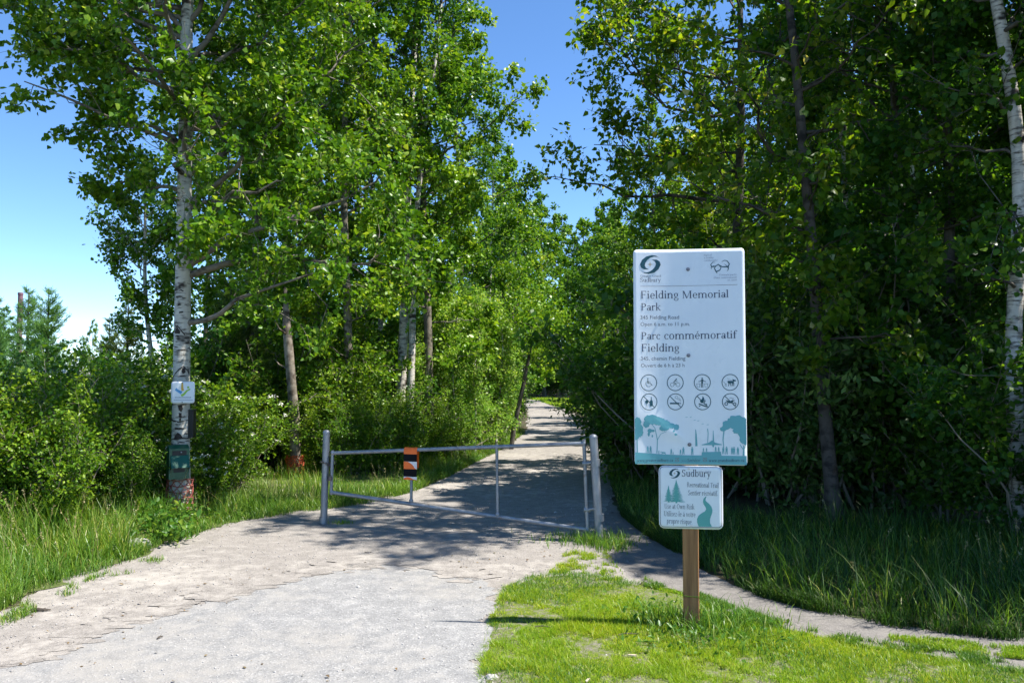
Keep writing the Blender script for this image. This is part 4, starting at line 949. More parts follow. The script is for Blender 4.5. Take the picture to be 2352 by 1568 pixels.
scar([[q6(*p) for p in ((210, 762), (228, 720), (252, 696), (282, 715), (302, 758), (258, 768))]] + sk_(q6, [(148, 775), (180, 770), (212, 757)], 9) + sk_(q6, [(298, 752), (325, 758), (348, 752)], 9)); scar(sk_(q6, [(252, 802), (275, 792), (312, 800)], 12, 7)); scar(sk_(q6, [(305, 716), (320, 712), (336, 716)], 12, 8))
scar(sk_(q5, [(1018, 405), (1040, 375), (1062, 350), (1085, 378), (1106, 405)], 5, 7) + [[q5(*p) for p in ((1045, 388), (1062, 360), (1082, 385), (1078, 398), (1050, 398))]]); scar(sk_(q5, [(1028, 318), (1045, 345), (1060, 362)], 7, 4)); scar(sk_(q5, [(1050, 415), (1062, 412), (1074, 415)], 9)); scar(sk_(q5, [(1022, 478), (1045, 474), (1070, 480)], 4)); scar(sk_(q5, [(1066, 230), (1084, 228)], 9)); scar(sk_(q5, [(1070, 150), (1086, 145), (1098, 152)], 6)); scar(sk_(q5, [(1075, 275), (1098, 272)], 7))
scar(sk_(q6, [(272, 510), (276, 560), (274, 590)], 26, 12))

# things fixed to the big aspen
def on_trunk(px, py, toward=0.14): return at(px, py, HD - toward)
sg = on_trunk(420, 901, 0.165); w_, h_ = 52 * HD / F_PX / 2, 49 * HD / F_PX / 2
ts = empty('tree_sign', sg, math.radians(4), 'small square white sign with coloured figures nailed to aspen trunk', 'sign')
def to_ts(u, v, off=0.0): return ((u - .5) * 2 * w_, -off, (0.5 - v) * 2 * h_)
tp_ = panel('plate', to_ts, 2 * w_, 2 * h_, .03, 12, 12, M['panel'], ts)
cts = lambda x, y: ((x - 158) / 230.0, (y - 204) / 218.0)
TS = lambda name, polys, mat: printed(name, polys, cts, to_ts, M[mat], tp_)
TS('blue_figure', stroke([(200, 282), (232, 300), (262, 318)], 20, 30) + disc(210, 280, 10, 12), 'blue')
TS('green_figure', stroke([(345, 278), (312, 296), (285, 330), (258, 346)], 12, 26) + disc(324, 262, 11, 12), 'lime')
TS('amber_figure', stroke([(266, 232), (266, 268), (272, 296)], 18, 26) + disc(266, 222, 9, 10), 'amber')
TS('lettering', [[(200 + 12 * k, 358 + (k % 3)), (209 + 12 * k, 357 + (k % 3)), (209 + 12 * k, 368), (200 + 12 * k, 368)] for k in range(13)] + [[(186 + 11 * k, 385 + (k % 2)), (194 + 11 * k, 384 + (k % 2)), (194 + 11 * k, 393), (186 + 11 * k, 393)] for k in range(17)], 'ink_pale')
for yy in (.06, .95):
    p = to_ts(.48, yy); mb = MB(); mb.tube([(p[0], .001, p[2]), (p[0], -.005, p[2])], [.007, .005], 10); mb.build('nail', M['rust'], tp_)
# green dispenser box with a hooded slot
def TB(px, py, d): p = at(px, py, HD - d); return p
bx0 = TB(411, 1100, 0.20); gb = empty('bag_dispenser', bx0, math.radians(34), 'green metal bag dispenser box strapped low on the aspen trunk', 'box')
gw, gh, gd = .115, (TB(411, 1022, .2).z - bx0.z), .15
mb = MB(); mb.box(-gw, gw, 0, gd, 0, gh * .90); mb.add([(-gw, 0, gh*.9), (gw, 0, gh*.9), (gw, gd, gh*.9), (-gw, gd, gh*.9), (-gw, gd*.55, gh), (gw, gd*.55, gh)], [(0, 1, 5, 4), (2, 3, 4, 5), (0, 4, 3), (1, 2, 5)])
mb.build('body', M['green_box'], gb)
mb = MB(); zz = gh * .50
mb.add([(-gw*.9, -.002, zz + .08), (gw*.9, -.002, zz + .08), (gw*.9, -.085, zz - .06), (-gw*.9, -.085, zz - .06), (-gw*.9, -.002, zz - .13), (gw*.9, -.002, zz - .13)], [(0, 3, 2, 1), (0, 4, 3), (1, 2, 5)])
mb.build('hood', M['green_box'], gb)
mb = MB(); mb.box(-gw*.55, gw*.55, -.004, 0.0, zz - .12, zz - .02); mb.build('slot', M['black'], gb)
mb = MB(); mb.box(-gw*.7, gw*.7, -.004, 0.0, gh*.70, gh*.84); mb.build('notice', M['black'], gb)
mb = MB(); mb.tube([(.02, 0, gh*.79), (.02, -.012, gh*.79)], .008, 10); mb.build('lock', M['metal'], gb)
# narrow black box on the trunk's right side
kb = at(441, 1004, HD + .01); bb = empty('black_box', kb, 0, 'narrow black box on the right side of the aspen trunk', 'box')
hh = at(441, 943, HD).z - kb.z; mb = MB(); mb.box(-.035, .03, -.05, .05, 0, hh, .008); mb.build('housing', M['black'], bb)
mb = MB(); mb.box(-.04, .035, -.055, .055, hh, hh + .014, .01); mb.build('lid', M['black'], bb)
def netting(name, base, r, z0, z1, mat, label, turns=9, rows=7, wob=.012, seed=1):
    o = empty(name, base, 0, label, 'netting'); rn = random.Random(seed); mb = MB()
    ph = [rn.uniform(0, 6.28) for _ in range(6)]
    def P(a, z): q = r + wob * (math.sin(3*a + ph[0] + z*9) + .6*math.sin(7*a + ph[1] - z*14)); return Vector((q*math.cos(a), q*math.sin(a), z + .01*math.sin(5*a + ph[2])))
    for sgn in (1, -1):
        for k in range(turns):
            a0 = 2*math.pi*k/turns; mb.tube([P(a0 + sgn*(1.9*q/10), z0 + (z1 - z0)*q/10) for q in range(11)], .0055, 4, False)
    for q in range(rows + 1):
        z = z0 + (z1 - z0)*q/rows; mb.tube([P(2*math.pi*k/24, z) for k in range(25)], .006, 4, False)
    mb.build('mesh_sheet', M[mat], o); return o
netting('tree_netting', HB, .152, at(413, 1168, HD).z, at(413, 1099, HD).z, 'net', 'faded red plastic netting round the foot of the large aspen', 11, 5, .006)
sk = at(391, 1170, HD - .12); sk.z = 0; st_ = empty('metal_stake', sk, 0, 'thin grey metal stake beside the foot of the aspen', 'stake')
mb = MB(); zt = at(391, 1098, HD - .12).z; mb.box(-.018, .018, -.004, .004, -.1, zt); mb.box(-.004, .004, .004, .022, -.1, zt); mb.build('flange_bar', M['metal'], st_)

# dead snag with its red netting
SB = G(679, 1092); SB.z = 0; SD = SB.y
def sp(px, py): p = at(px, py, SD) - SB; return Vector((p.x, p.y, p.z))
rng_ = np.random.default_rng(3)
sn = empty('dead_tree_trunk', SB, 0, 'weathered bare dead trunk with peeling bark behind the gate post', 'tree')
pts = [Vector((0, 0, -.1)), sp(679, 1040), sp(676, 960), sp(670, 880), sp(663, 800), sp(658, 740), sp(655, 660)]
tv, tf = tubes(np.array([[tuple(p) for p in pts]]), np.array([[.105, .088, .084, .08, .075, .07, .02]]), 18); tv += rng_.normal(0, .005, tv.shape)
link('trunk', mesh_np('snag', tv, tf, M['snag'], True), sn)
for a, px, py in ((.3, 672, 930), (2.6, 668, 850), (4.5, 660, 770), (5.4, 676, 975)):
    mb = MB(); p = sp(px, py); d = Vector((math.cos(a), math.sin(a), .35)); mb.tube([p + d*.06, p + d*.28, p + d*.40 + Vector((0, 0, .06))], [.016, .011, .004], 6)
    mb.build('broken_branch', M['snag'], sn)
tv2, tf2 = tubes(np.array([[tuple(p + Vector((-.012, .01, 0))) for p in pts[2:6]]]), np.array([[.087, .084, .079, .073]]), 18)
keep = [i for i in range(len(tf2)) if (i % 18) in (8, 9, 10, 11, 12)]
link('bark_sheet', mesh_np('snag_bark', tv2, tf2[keep], M['bark_aspen'], True), sn)
netting('tree_netting', SB, .135, 0.03, at(679, 1046, SD).z, 'net2', 'crumpled orange red netting round the foot of the dead trunk', 13, 8, .022, 4)

# ------------------------------------------------------------------ trees: shared kinds
A1 = tree_meshes('aspen_a', 21, 13, 0.095, bark='bark_branch', cb=0.11, R=2.3, nl=46, el=(5, 50), sub=4.4, twig=6, lpt=18, leaf=0.084, leafmat='aspen2', branchmat='bark_grey', full=True)
A2 = tree_meshes('aspen_b', 22, 12, 0.09, bark='bark_branch', cb=0.11, R=2.2, nl=46, el=(5, 55), sub=4.6, twig=6, lpt=15, leaf=0.088, leafmat='aspen', branchmat='bark_grey', full=False)
A3 = tree_meshes('aspen_c', 23, 9, 0.075, cb=0.13, R=1.8, nl=38, el=(15, 55), sub=6, twig=6, lpt=10, leaf=0.085, leafmat='aspen2', branchmat='bark_grey', full=False)
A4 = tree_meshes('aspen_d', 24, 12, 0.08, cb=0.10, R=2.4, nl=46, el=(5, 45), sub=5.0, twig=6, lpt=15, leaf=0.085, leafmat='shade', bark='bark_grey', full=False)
SM = tree_meshes('aspen_small', 25, 5.6, 0.055, cb=0.42, R=0.95, nl=30, el=(10, 50), sub=11, twig=6, lpt=7, leaf=0.07, leafmat='aspen2', full=True)
FAR = [tree_meshes('trail_tree_%d' % k, 40 + k, 12, 0.10, cb=0.06, R=2.7, nl=40, el=(5, 55), sub=4, twig=5, lpt=9, leaf=0.16, leafmat=m_, bark='bark_grey', full=False) for k, m_ in enumerate(('aspen2', 'aspen'))]
BI = tree_meshes('birch_a', 31, 13, 0.105, cb=0.24, R=2.2, nl=36, el=(20, 60), sub=5.5, twig=6, lpt=9, leaf=0.08, leafmat='aspen', bark='bark_birch', branchmat='bark_dark', lean=(0.4, 0.1), full=False)
BI2 = tree_meshes('birch_b', 32, 11, 0.07, cb=0.28, R=1.6, nl=28, el=(25, 60), sub=6, twig=6, lpt=9, leaf=0.08, leafmat='aspen2', bark='bark_birch', branchmat='bark_dark', lean=(-.5, 0), full=False)
def put(ms, px, Y, rz, sc, label, name='aspen_tree', group=None):
    return tree(name, ms, (XD(px, Y), Y, 0), rz, sc, label, 'tree', group)
put(BI, 912, 16.2, 0.3, 1.0, 'thick white birch in the clump behind the orange striped gate wrap', 'birch_tree')
put(BI2, 934, 15.9, 3.4, 1.05, 'slender white birch leaning right beside the thick birch', 'birch_tree')
put(BI2, 886, 17.0, 0.2, 0.9, 'thinnest birch of the clump, on its left side', 'birch_tree')
put(A1, 575, 15.0, 1.0, (1.0, 1.0, .95), 'tall leafy aspen rising right behind the large aspen')
put(A2, 735, 18.0, 2.0, 1.1, 'tall aspen behind the dead trunk with a wide dense crown')
put(A1, 800, 14.8, 4.1, (.88, .88, 0.9), 'bright green aspen between the dead trunk and the birch clump')
put(A1, 985, 16.8, 2.7, (1.0, 1.0, 1.05), 'bright tall aspen right of the birches whose crown borders the sky gap')
put(A2, 1058, 20.5, 5.2, .92, 'aspen with dark inner crown behind the sapling thicket')
put(A3, 1110, 25, 0.9, 1.05, 'medium aspen at the left edge of the trail beyond the thicket')
put(SM, 352, 15.6, 0.4, 1.0, 'small aspen with slim white trunk left of the large aspen')
put(A2, 462, 19.5, 3.3, 0.72, 'slim pale trunked aspen seen just right of the large aspen')
put(A3, 640, 22, 1.9, 1.1, 'aspen deep in the wood behind the dead trunk')
FL = [(1148, 31, .80), (1178, 40, .9), (1205, 52, 1.08), (1250, 66, 1.42), (1335, 74, 1.36), (1382, 56, 1.0), (1420, 44, .86), (1290, 80, 1.5), (1440, 33, .58), (1120, 46, .95)]
FLAB = ['leafy tree on the left edge of the trail just past the thicket', 'tree on the left edge of the trail before the bend', 'tree at the inside of the far trail bend', 'rounded bright tree crowning the end of the trail',
        'tree beyond the far clearing below the sky gap', 'tree right of the far clearing', 'tree on the right edge of the trail before the clearing', 'tall tree farthest down the trail', 'short leafy tree at the right trail edge left of the sign', 'tree filling the wood left of the trail bend']
for k, (px, Y, s_) in enumerate(FL): put(FAR[k % 2], px, Y, k * 1.3, s_, FLAB[k], 'trail_tree')
# right side
PBs = (XD(1912, 9.3), 9.3, 0)
def pp(px, py): p = at(px, py, 9.3); return (p.x - PBs[0], 0.0, p.z)
ppath = [(0, 0, 0), pp(1898, 1000), pp(1882, 800), pp(1868, 600), pp(1850, 400), pp(1832, 200), pp(1815, 0), (pp(1800, 0)[0] - .15, .3, 8), (pp(1800, 0)[0] - .2, .5, 9.8)]
PO = tree_meshes('poplar', 51, 10, 0.075, cb=0.16, R=2.0, nl=38, el=(5, 45), sub=4.4, twig=5, lpt=7, leaf=0.095, shape='poplar', leafmat='poplar', bark='bark_dark', path=ppath, width=.72,
     extra=[(3.3, 185, 18, 1.9, -.05), (2.7, 60, 60, 1.5, 0), (2.2, -95, 20, .9, -.1), (2.9, -80, 25, 1.0, -.1), (3.6, -100, 20, 1.0, -.1), (4.4, -85, 20, 1.1, -.1), (1.7, -110, 30, .7, -.1), (5.2, -95, 20, 1.1, 0)])
tree('poplar_tree', PO, PBs, 0, 1, 'dark trunked poplar with olive brown leaves right behind the park sign')
PO2 = tree_meshes('poplar_b', 52, 11.5, 0.10, cb=0.22, R=2.3, nl=34, el=(5, 45), sub=4.6, twig=5, lpt=11, leaf=0.105, shape='poplar', leafmat='poplar', bark='bark_dark', width=.72,
     extra=[(4.6, 183, 12, 3.1, -.12), (5.1, 175, 22, 2.9, 0), (5.8, 190, 24, 3.1, 0), (6.6, 178, 20, 2.9, 0), (7.4, 185, 24, 2.8, 0), (8.2, 188, 20, 2.6, 0), (6.2, 200, 12, 2.6, 0)])
put(PO2, 1690, 13.4, 0, 1, 'olive leaved poplar reaching over the trail left above the sign', 'poplar_tree')
put(A1, 1500, 24.0, 0.7, .80, 'bright green tree above the park sign beside the trail')
put(A1, 1640, 15.2, 2.2, .56, 'bright young aspen right behind the upper right of the park sign')
put(A3, 1640, 22.8, 2.2, 1.0, 'leafy aspen right behind the upper edge of the park sign')
put(A4, 1760, 20.8, 3.9, .95, 'tall aspen behind the poplar with sunlit upper crown')
put(A2, 1800, 20.6, 4.4, .92, 'dense green aspen left of the poplar trunk in the right wood')
# white birch at the right edge, two stems
RB = (XD(2335, 8.4), 8.4, 0)
def rp_(px, py): p = at(px, py, 8.4); return (p.x - RB[0], 0.0, p.z)
RBm = tree_meshes('birch_right', 61, 12, 0.085, cb=0.3, R=2.6, nl=38, el=(0, 45), sub=5.5, twig=5, lpt=9, leaf=0.08, leafmat='shade', bark='bark_birch', branchmat='bark_grey',
     path=[(0, 0, 0), rp_(2328, 900), rp_(2318, 740), rp_(2350, 560), rp_(2345, 330), rp_(2312, 120), rp_(2285, 0), (-.5, 0, 9), (-.6, 0, 12)], extra=[(2.6, 200, 15, 1.5, -.15), (3.0, 230, 20, 1.6, -.15), (5.6, 80, 70, 3.0, 0)])
tree('birch_tree', RBm, RB, 0, 1, 'white birch with black marks at the right edge of the photo')
RT = [(2085, 10.8, .9, A4, 'dark aspen in the right wood, next right of the poplar'), (2165, 10.2, .95, A4, 'near shaded aspen between the poplar and the white birch'), (1985, 11.5, .8, BI2, 'slender pale birch just right of the poplar trunk'),
      (2110, 17.5, 1.0, BI2, 'slender birch deep in the right wood'), (2300, 17.6, 1.05, A4, 'shaded aspen behind the white birch on its left'), (1960, 19.5, 1.0, A2, 'green aspen behind the poplar in the right wood'),
      (2440, 10.2, 1.0, A4, 'shaded aspen behind the white birch on its right'), (1880, 25, 1.05, FAR[1], 'large tree in the back of the right wood behind the poplar'), (2030, 28, 1.1, FAR[0], 'sunlit tree in the back of the right wood'),
      (2210, 25, 1.05, FAR[1], 'large tree in the back of the right wood toward the right edge'), (1560, 28, .72, FAR[0], 'round tree behind the upper left of the park sign'), (1660, 29, .9, FAR[0], 'tree in the back of the wood behind the park sign'),
      (3050, 6.8, .85, A4, 'unseen aspen added on the right to shade the footpath verge'), (3800, 6.2, .95, A4, 'second unseen aspen added on the right to shade the verge'), (4700, 6.7, .95, A4, 'third unseen aspen added on the right to shade the verge'), (2600, 9.4, .95, A4, 'aspen standing right behind the white birch outside the photo'), (2380, 18, 1.1, A2, 'tall aspen at the far right edge of the wood'), (2090, 21, 1.0, A2, 'green aspen midway back in the right wood')]  # aspens beside the footpath, out of view, added to shade the right verge
for k, (px, Y, s_, ms, lab) in enumerate(RT): put(ms, px, Y, k * 2.1 + .5, s_, lab, 'birch_tree' if ms is BI2 else ('woodland_tree' if ms in FAR else 'aspen_tree'))
for k, (X_, Y_, s_, lab) in enumerate(((9.5, 70, 1.5, 'tall tree added far back right of the clearing to shade it'), (12.5, 63, 1.4, 'tall tree added for shade far back behind the right trail edge'), (9.0, 79, 1.6, 'tallest tree added for shade far back beyond the clearing'), (6.2, 66, 1.05, 'dark tree standing over the far clearing'))):  # tall ones stand hidden, added to shade the far end of the trail
    tree('woodland_tree', FAR[1], (X_, Y_, 0), k * 1.1, s_, lab)
# leaning thin trunk by the trail
LD = 18.6; LB = Vector((XD(1174, LD), LD, 0))
lt = empty('leaning_tree', LB, 0, 'thin grey trunk leaning right at the left edge of the trail', 'tree')
lp_ = [Vector((0, 0, 0))] + [at(px, py, LD) - LB for px, py in ((1180, 985), (1192, 930), (1205, 870), (1216, 815), (1224, 770))]
mb = MB(); mb.tube([tuple(p) for p in lp_], [.06, .058, .052, .045, .036, .02], 10); mb.build('trunk', M['bark_grey'], lt, True)
rg = np.random.default_rng(8); c = np.array([tuple(lp_[-1])]) + rg.normal(0, 1, (2600, 3)) * np.array([.40, .4, .4]) + np.array([0, 0, .35]); v, f = kites(rg, c, np.full(2600, .07)); link('crown', mesh_np('leaning_crown', v, f, M['aspen2']), lt)

# ------------------------------------------------------------------ sapling thicket left of the trail
SAP = [tree_meshes('sapling_%d' % k, 70 + k, 3.2, 0.017, cb=0.08, R=0.66, nl=34, el=(30, 65), sub=9, twig=4, lpt=9, leaf=0.06, leafmat='sapling', bark='bark_aspen', branchmat='twig', full=False, sway=.08, prof=lambda u: max(.3, 1 - .6 * u)) for k in range(3)]
SP_ = [(985, 17.3, .86), (1008, 18.2, .98), (1030, 17.0, .92), (1048, 18.6, 1.06), (1066, 17.6, 1.0), (1085, 18.8, 1.10), (1104, 17.9, 1.02), (1122, 19.2, 1.05), (1140, 18.4, .92), (1150, 19.8, .9), (1162, 20.6, .8), (1018, 19.5, 1.08), (1072, 20.2, 1.16), (1126, 21.2, 1.1), (960, 16.6, .70), (1092, 16.8, .74), (1142, 22.4, 1.0), (1052, 16.3, .66)]
for k, (px, Y, s_) in enumerate(SP_): put(SAP[k % 3], px, Y, k * 1.7, s_, 'slender bright sapling in the young aspen thicket left of the trail', 'aspen_sapling', 'young aspen thicket left of the trail')

# ------------------------------------------------------------------ conifers and far things on the left
def conifer(name, seed, H, R, mat, whorl=.20, needle=.10, per=9, el0=15, droop=-.15, cb=.06, bark='bark_dark'):
    rng = np.random.default_rng(seed); nW = int(H * (1 - cb) / whorl); st, d, L = [], [], []
    for k in range(nW):
        u = (k + rng.random() * .5) / nW; z = H * (cb + (1 - cb) * u)
        for j in range(per if u < .85 else 4):
            a = rng.uniform(0, 6.28); e = math.radians(el0 + 35 * u + rng.normal(0, 8)); st.append((0, 0, z)); d.append((math.cos(a)*math.cos(e), math.sin(a)*math.cos(e), math.sin(e))); L.append(R * (1.02 - u) ** .85 * rng.uniform(.65, 1.15) + .05)
    st, d, L = np.array(st), np.array(d), np.array(L); lp = curve_paths(rng, st, d, L, 6, np.full(len(L), droop), .15)
    tr = np.zeros((1, 8, 3)); tr[0, :, 2] = np.linspace(0, H, 8); tv, tf = tubes(tr, np.linspace(.02 * H + .01, .008, 8)[None], 9)
    bv, bf = tubes(lp, (.004 + .006 * L)[:, None] * np.linspace(1, .3, 6)[None], 4)
    n = np.maximum(10, (L * 1.9 / needle * 12).astype(int)); m = np.repeat(np.arange(len(L)), n); N = len(m); s = rng.uniform(.12, 1.03, N); k0 = np.minimum((s * 5).astype(int), 4); fr = (s * 5 - k0)[:, None]
    tg = unit(lp[m, k0 + 1] - lp[m, k0]); side = unit(np.cross(tg, np.array([0, 0, 1.]))) * rng.normal(0, 1, (N, 1)) * (.22 * L[m] * (1.05 - s))[:, None]
    pos = lp[m, k0] * (1 - fr) + lp[m, k0 + 1] * fr + side + rng.normal(0, .02, (N, 3)); nd = unit(tg * .9 + unit(side + 1e-6) * .7 + rng.normal(0, .45, (N, 3)) + np.array([0, 0, .25]))
    w = unit(np.cross(nd, rng.normal(size=(N, 3)))) * needle * .07; Ln = nd * needle * rng.uniform(.6, 1.2, (N, 1))
    v = np.stack((pos - w, pos + w, pos + Ln + w * .4, pos + Ln - w * .4), 1).reshape(-1, 3)
    return mesh_np(name + '_t', tv, tf, M[bark], True), mesh_np(name + '_b', bv, bf, M[bark], True), mesh_np(name + '_n', v, np.arange(N * 4).reshape(-1, 4), M[mat])
LA = conifer('larch', 81, 4.0, 1.25, 'larch', .22, .10, 7, 12, .12)
PI = conifer('pine', 82, 4.6, 1.35, 'needle', .36, .16, 7, 18, .18)
put(LA, 108, 17.5, .5, .90, 'feathery green larch with pointed top left of the small aspen', 'larch_tree'); put(LA, 62, 21, 2.5, 1.0, 'larch behind and left of the feathery larch', 'larch_tree'); put(LA, -10, 19, 4.0, .88, 'larch cut by the left edge of the photo', 'larch_tree')
put(PI, 292, 21, .3, .82, 'dark pine left of the small white trunk aspen', 'pine_tree'); put(PI, 528, 14.6, 1.9, .74, 'yellow green pine right of the large aspen', 'pine_tree'); put(PI, 250, 26, 3.9, .78, 'pine partly hidden behind the dark pine', 'pine_tree'); put(PI, 560, 18.5, 5.0, .9, 'second pine behind the yellow green pine', 'pine_tree')
put(PI, 590, 14.6, .9, .55, 'small pine left of the dead trunk', 'pine_tree')
put(A3, 207, 46, .6, (.42, .42, .55), 'small lone round tree far off left of the pines'); put(A4, 12, 30, .6, (.42, .42, .36), 'dark leafy tree at the left edge below the smokestack')
sk = empty('smokestack', (XD(43, 420), 420, 0), 0, 'tall thin reddish brown smokestack far off on the left horizon', 'smokestack')
mb = MB(); h_ = at(43, 672, 420).z; mb.tube([(0, 0, -2), (0, 0, h_ * .5), (0, 0, h_ - 1.2)], [1.55, 1.35, 1.2], 24); mb.build('shaft', M['stack'], sk, True)
mb = MB(); mb.tube([(0, 0, h_ - 1.2), (0, 0, h_)], [1.36, 1.36], 24); mb.build('rim', M['stack'], sk, True)

# ------------------------------------------------------------------ shrubs
S1 = shrub_meshes('shrub_a', 91, 2.2, 2.0, 26, .058, 20, 'shrub', side=18)
S2 = shrub_meshes('shrub_b', 92, 2.0, 2.2, 26, .060, 20, 'olive', side=18)
S3 = shrub_meshes('shrub_c', 93, 1.6, 1.7, 22, .055, 20, 'shrub', blossom=150, side=17)
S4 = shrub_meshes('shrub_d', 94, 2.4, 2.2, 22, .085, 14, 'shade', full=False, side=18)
S5 = shrub_meshes('shrub_e', 95, 2.4, 2.0, 20, .085, 18, 'willow', full=False, width=.42, side=17)
S6 = shrub_meshes('shrub_f', 96, 1.0, 1.3, 16, .05, 16, 'shrub', full=False, side=14)
SH_L = [(S1, 40, 9.2, .82, 'dark green shrub at the left edge behind the tall grass'), (S2, 120, 11.2, .82, 'yellow green shrub in the middle of the left hedge'), (S1, 170, 9.9, .80, 'green shrub left of the blossoming shrub'), (S3, 262, 11.4, 1.12, 'white blossoming shrub left of the large aspen'),
        (S2, 20, 12.5, .78, 'olive shrub at the back of the left hedge near the edge'), (S1, 170, 13.5, .78, 'green shrub at the back of the left hedge below the larch'), (S3, 350, 12.4, 1.1, 'blossoming shrub just left of the aspen trunk'), (S2, 250, 15.0, .95, 'tall olive shrub in front of the pines'),
        (S1, -60, 8.6, .85, 'green shrub cut by the left edge of the photo'), (S3, 275, 10.9, .80, 'low blossoming shrub at the foot of the left hedge'), (S1, 110, 8.6, .62, 'low dark shrub rising out of the left tall grass'), (S2, 85, 15.8, .7, 'olive shrub in front of the larches'),
        (S3, 480, 11.6, .98, 'blossoming shrub right of the aspen trunk'), (S1, 540, 14.4, .85, 'green shrub between the blossoming shrub and the dead trunk'), (S4, 600, 15.0, .72, 'dark shrub left of the dead trunk foot'), (S1, 752, 14.8, .92, 'tall leafy shrub right of the dead trunk'),
        (S1, 812, 13.8, .60, 'low leafy shrub behind the left gate post'), (S6, 850, 14.0, .95, 'low shrub left of the orange striped wrap'), (S4, 830, 16.0, .78, 'dark shrub in front of the birch clump'), (S6, 905, 14.6, .9, 'low shrub behind the orange striped wrap'),
        (S1, 960, 15.4, .62, 'leafy shrub right of the birch clump foot'), (S4, 700, 16.0, .9, 'dark shrub in the shade behind the dead trunk'), (S1, 648, 15.4, 1.25, 'tall leafy shrub behind the dead trunk on its left'), (S1, 780, 16.2, 1.3, 'tall leafy shrub between the dead trunk and the birches'), (S3, 462, 10.5, .62, 'small blossoming shrub close to the right of the aspen trunk'), (S1, 298, 9.7, .45, 'small leafy bush close to the left of the aspen foot'), (S1, 510, 11.2, .55, 'leafy bush on the verge between the aspen and the dead trunk'), (S1, 860, 14.2, .6, 'leafy bush on the verge behind the orange striped wrap'), (S1, 705, 14.2, .62, 'leafy shrub hugging the right side of the dead trunk'), (S4, 850, 18.5, 1.5, 'tall dark shrub behind the birch clump'), (S4, 560, 16.5, 1.0, 'dark shrub in the shade behind the pine'), (S4, 990, 19, .8, 'dark shrub behind the sapling thicket'), (S4, 420, 14.5, 1.0, 'dark shrub hidden behind the aspen trunk'),
        (S6, 1010, 16.0, .8, 'low shrub in front of the sapling thicket'), (S4, 1150, 26, .8, 'dark shrub at the left trail edge beyond the leaning trunk')]
for k, (ms, px, Y, s_, lab) in enumerate(SH_L): shrub(ms, (XD(px, Y), Y, 0), k * 1.9, s_, lab)
SH_R = [(S5, 1475, 13.4, .9, 'blue green shrub at the right trail edge left of the sign'), (S5, 1462, 19.6, .9, 'blue green shrub behind the first one at the right trail edge'), (S4, 1450, 25, .9, 'dark shrub at the right trail edge before the clearing'), (S4, 1436, 32, 1.0, 'dark shrub overhanging the trail near the clearing'),
        (S4, 1500, 12.6, 1.0, 'dark shrub behind the left side of the park sign'), (S4, 1620, 11.6, 1.25, 'dark shrub behind the park sign'), (S5, 1790, 10.8, 1.3, 'grey green shrub right of the park sign'), (S5, 1960, 10.2, 1.35, 'grey green shrub right of the poplar trunk'), (S4, 1730, 12.6, 1.5, 'dark shrub behind the right side of the park sign'),
        (S4, 2060, 10.8, 1.35, 'dark shrub in the middle of the right wood'), (S5, 2150, 12.5, 1.6, 'grey green shrub midway to the white birch'), (S4, 2240, 9.2, .95, 'shaded shrub left of the white birch foot'), (S4, 2390, 8.2, .85, 'shaded shrub right of the white birch foot'), (S4, 1850, 14, 1.7, 'dark shrub behind the poplar trunk'),
        (S4, 2240, 14, 1.8, 'dark shrub far behind the white birch'), (S4, 2000, 15, 1.8, 'dark shrub deep in the right wood'), (S4, 1580, 17, .9, 'dark shrub far behind the park sign'), (S4, 2110, 18, 2.0, 'dark shrub at the back of the right wood'), (S4, 1405, 44, 1.2, 'dark shrub right of the far clearing'), (S4, 1270, 72, 1.8, 'dark shrub behind the far clearing'), (S4, 1330, 78, 1.8, 'dark shrub behind the right of the far clearing'), (S4, 1215, 75, 1.8, 'dark shrub behind the trail bend')]
for k, (ms, px, Y, s_, lab) in enumerate(SH_R): shrub(ms, (XD(px, Y), Y, 0), k * 2.3 + 1, s_, lab)

# ------------------------------------------------------------------ far woods that read as one mass
def woods(name, boxes, n, size, mat, label, seed):
    rng = np.random.default_rng(seed); P = []
    tot = sum((b[1]-b[0])*(b[3]-b[2]) for b in boxes)
    for (x0, x1, y0, y1, h0, h1) in boxes:
        m = int(n * (x1-x0)*(y1-y0)/tot); c = max(8, m // 60); cx = rng.uniform(x0, x1, c); cyy = rng.uniform(y0, y1, c); hh = rng.uniform(h0, h1, c); cz = hh * rng.uniform(.05, 1, c)
        i = rng.integers(0, c, m); P.append(np.stack((cx[i], cyy[i], cz[i]), -1) + rng.normal(0, 1, (m, 3)) * np.array([.8, .8, .55]))
    p = np.vstack(P); p[:, 2] = np.abs(p[:, 2]); v, f = kites(rng, p, np.full(len(p), size), up=.7, width=.85)
    o = link(name, mesh_np(name, v, f, M[mat])); return tag(o, label, 'woods', None, 'stuff')
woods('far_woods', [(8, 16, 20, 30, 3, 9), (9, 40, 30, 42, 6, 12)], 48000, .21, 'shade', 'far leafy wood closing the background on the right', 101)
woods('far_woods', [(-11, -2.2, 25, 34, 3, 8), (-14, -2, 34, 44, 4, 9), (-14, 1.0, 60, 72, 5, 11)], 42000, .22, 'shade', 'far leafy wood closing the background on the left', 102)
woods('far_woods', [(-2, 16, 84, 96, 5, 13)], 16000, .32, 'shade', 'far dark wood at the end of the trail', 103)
woods('far_woods', [(-60, -16, 34, 60, .6, 2.4), (-120, -30, 70, 120, 1, 4.5)], 22000, .30, 'olive', 'far low scrub on the left horizon', 104)

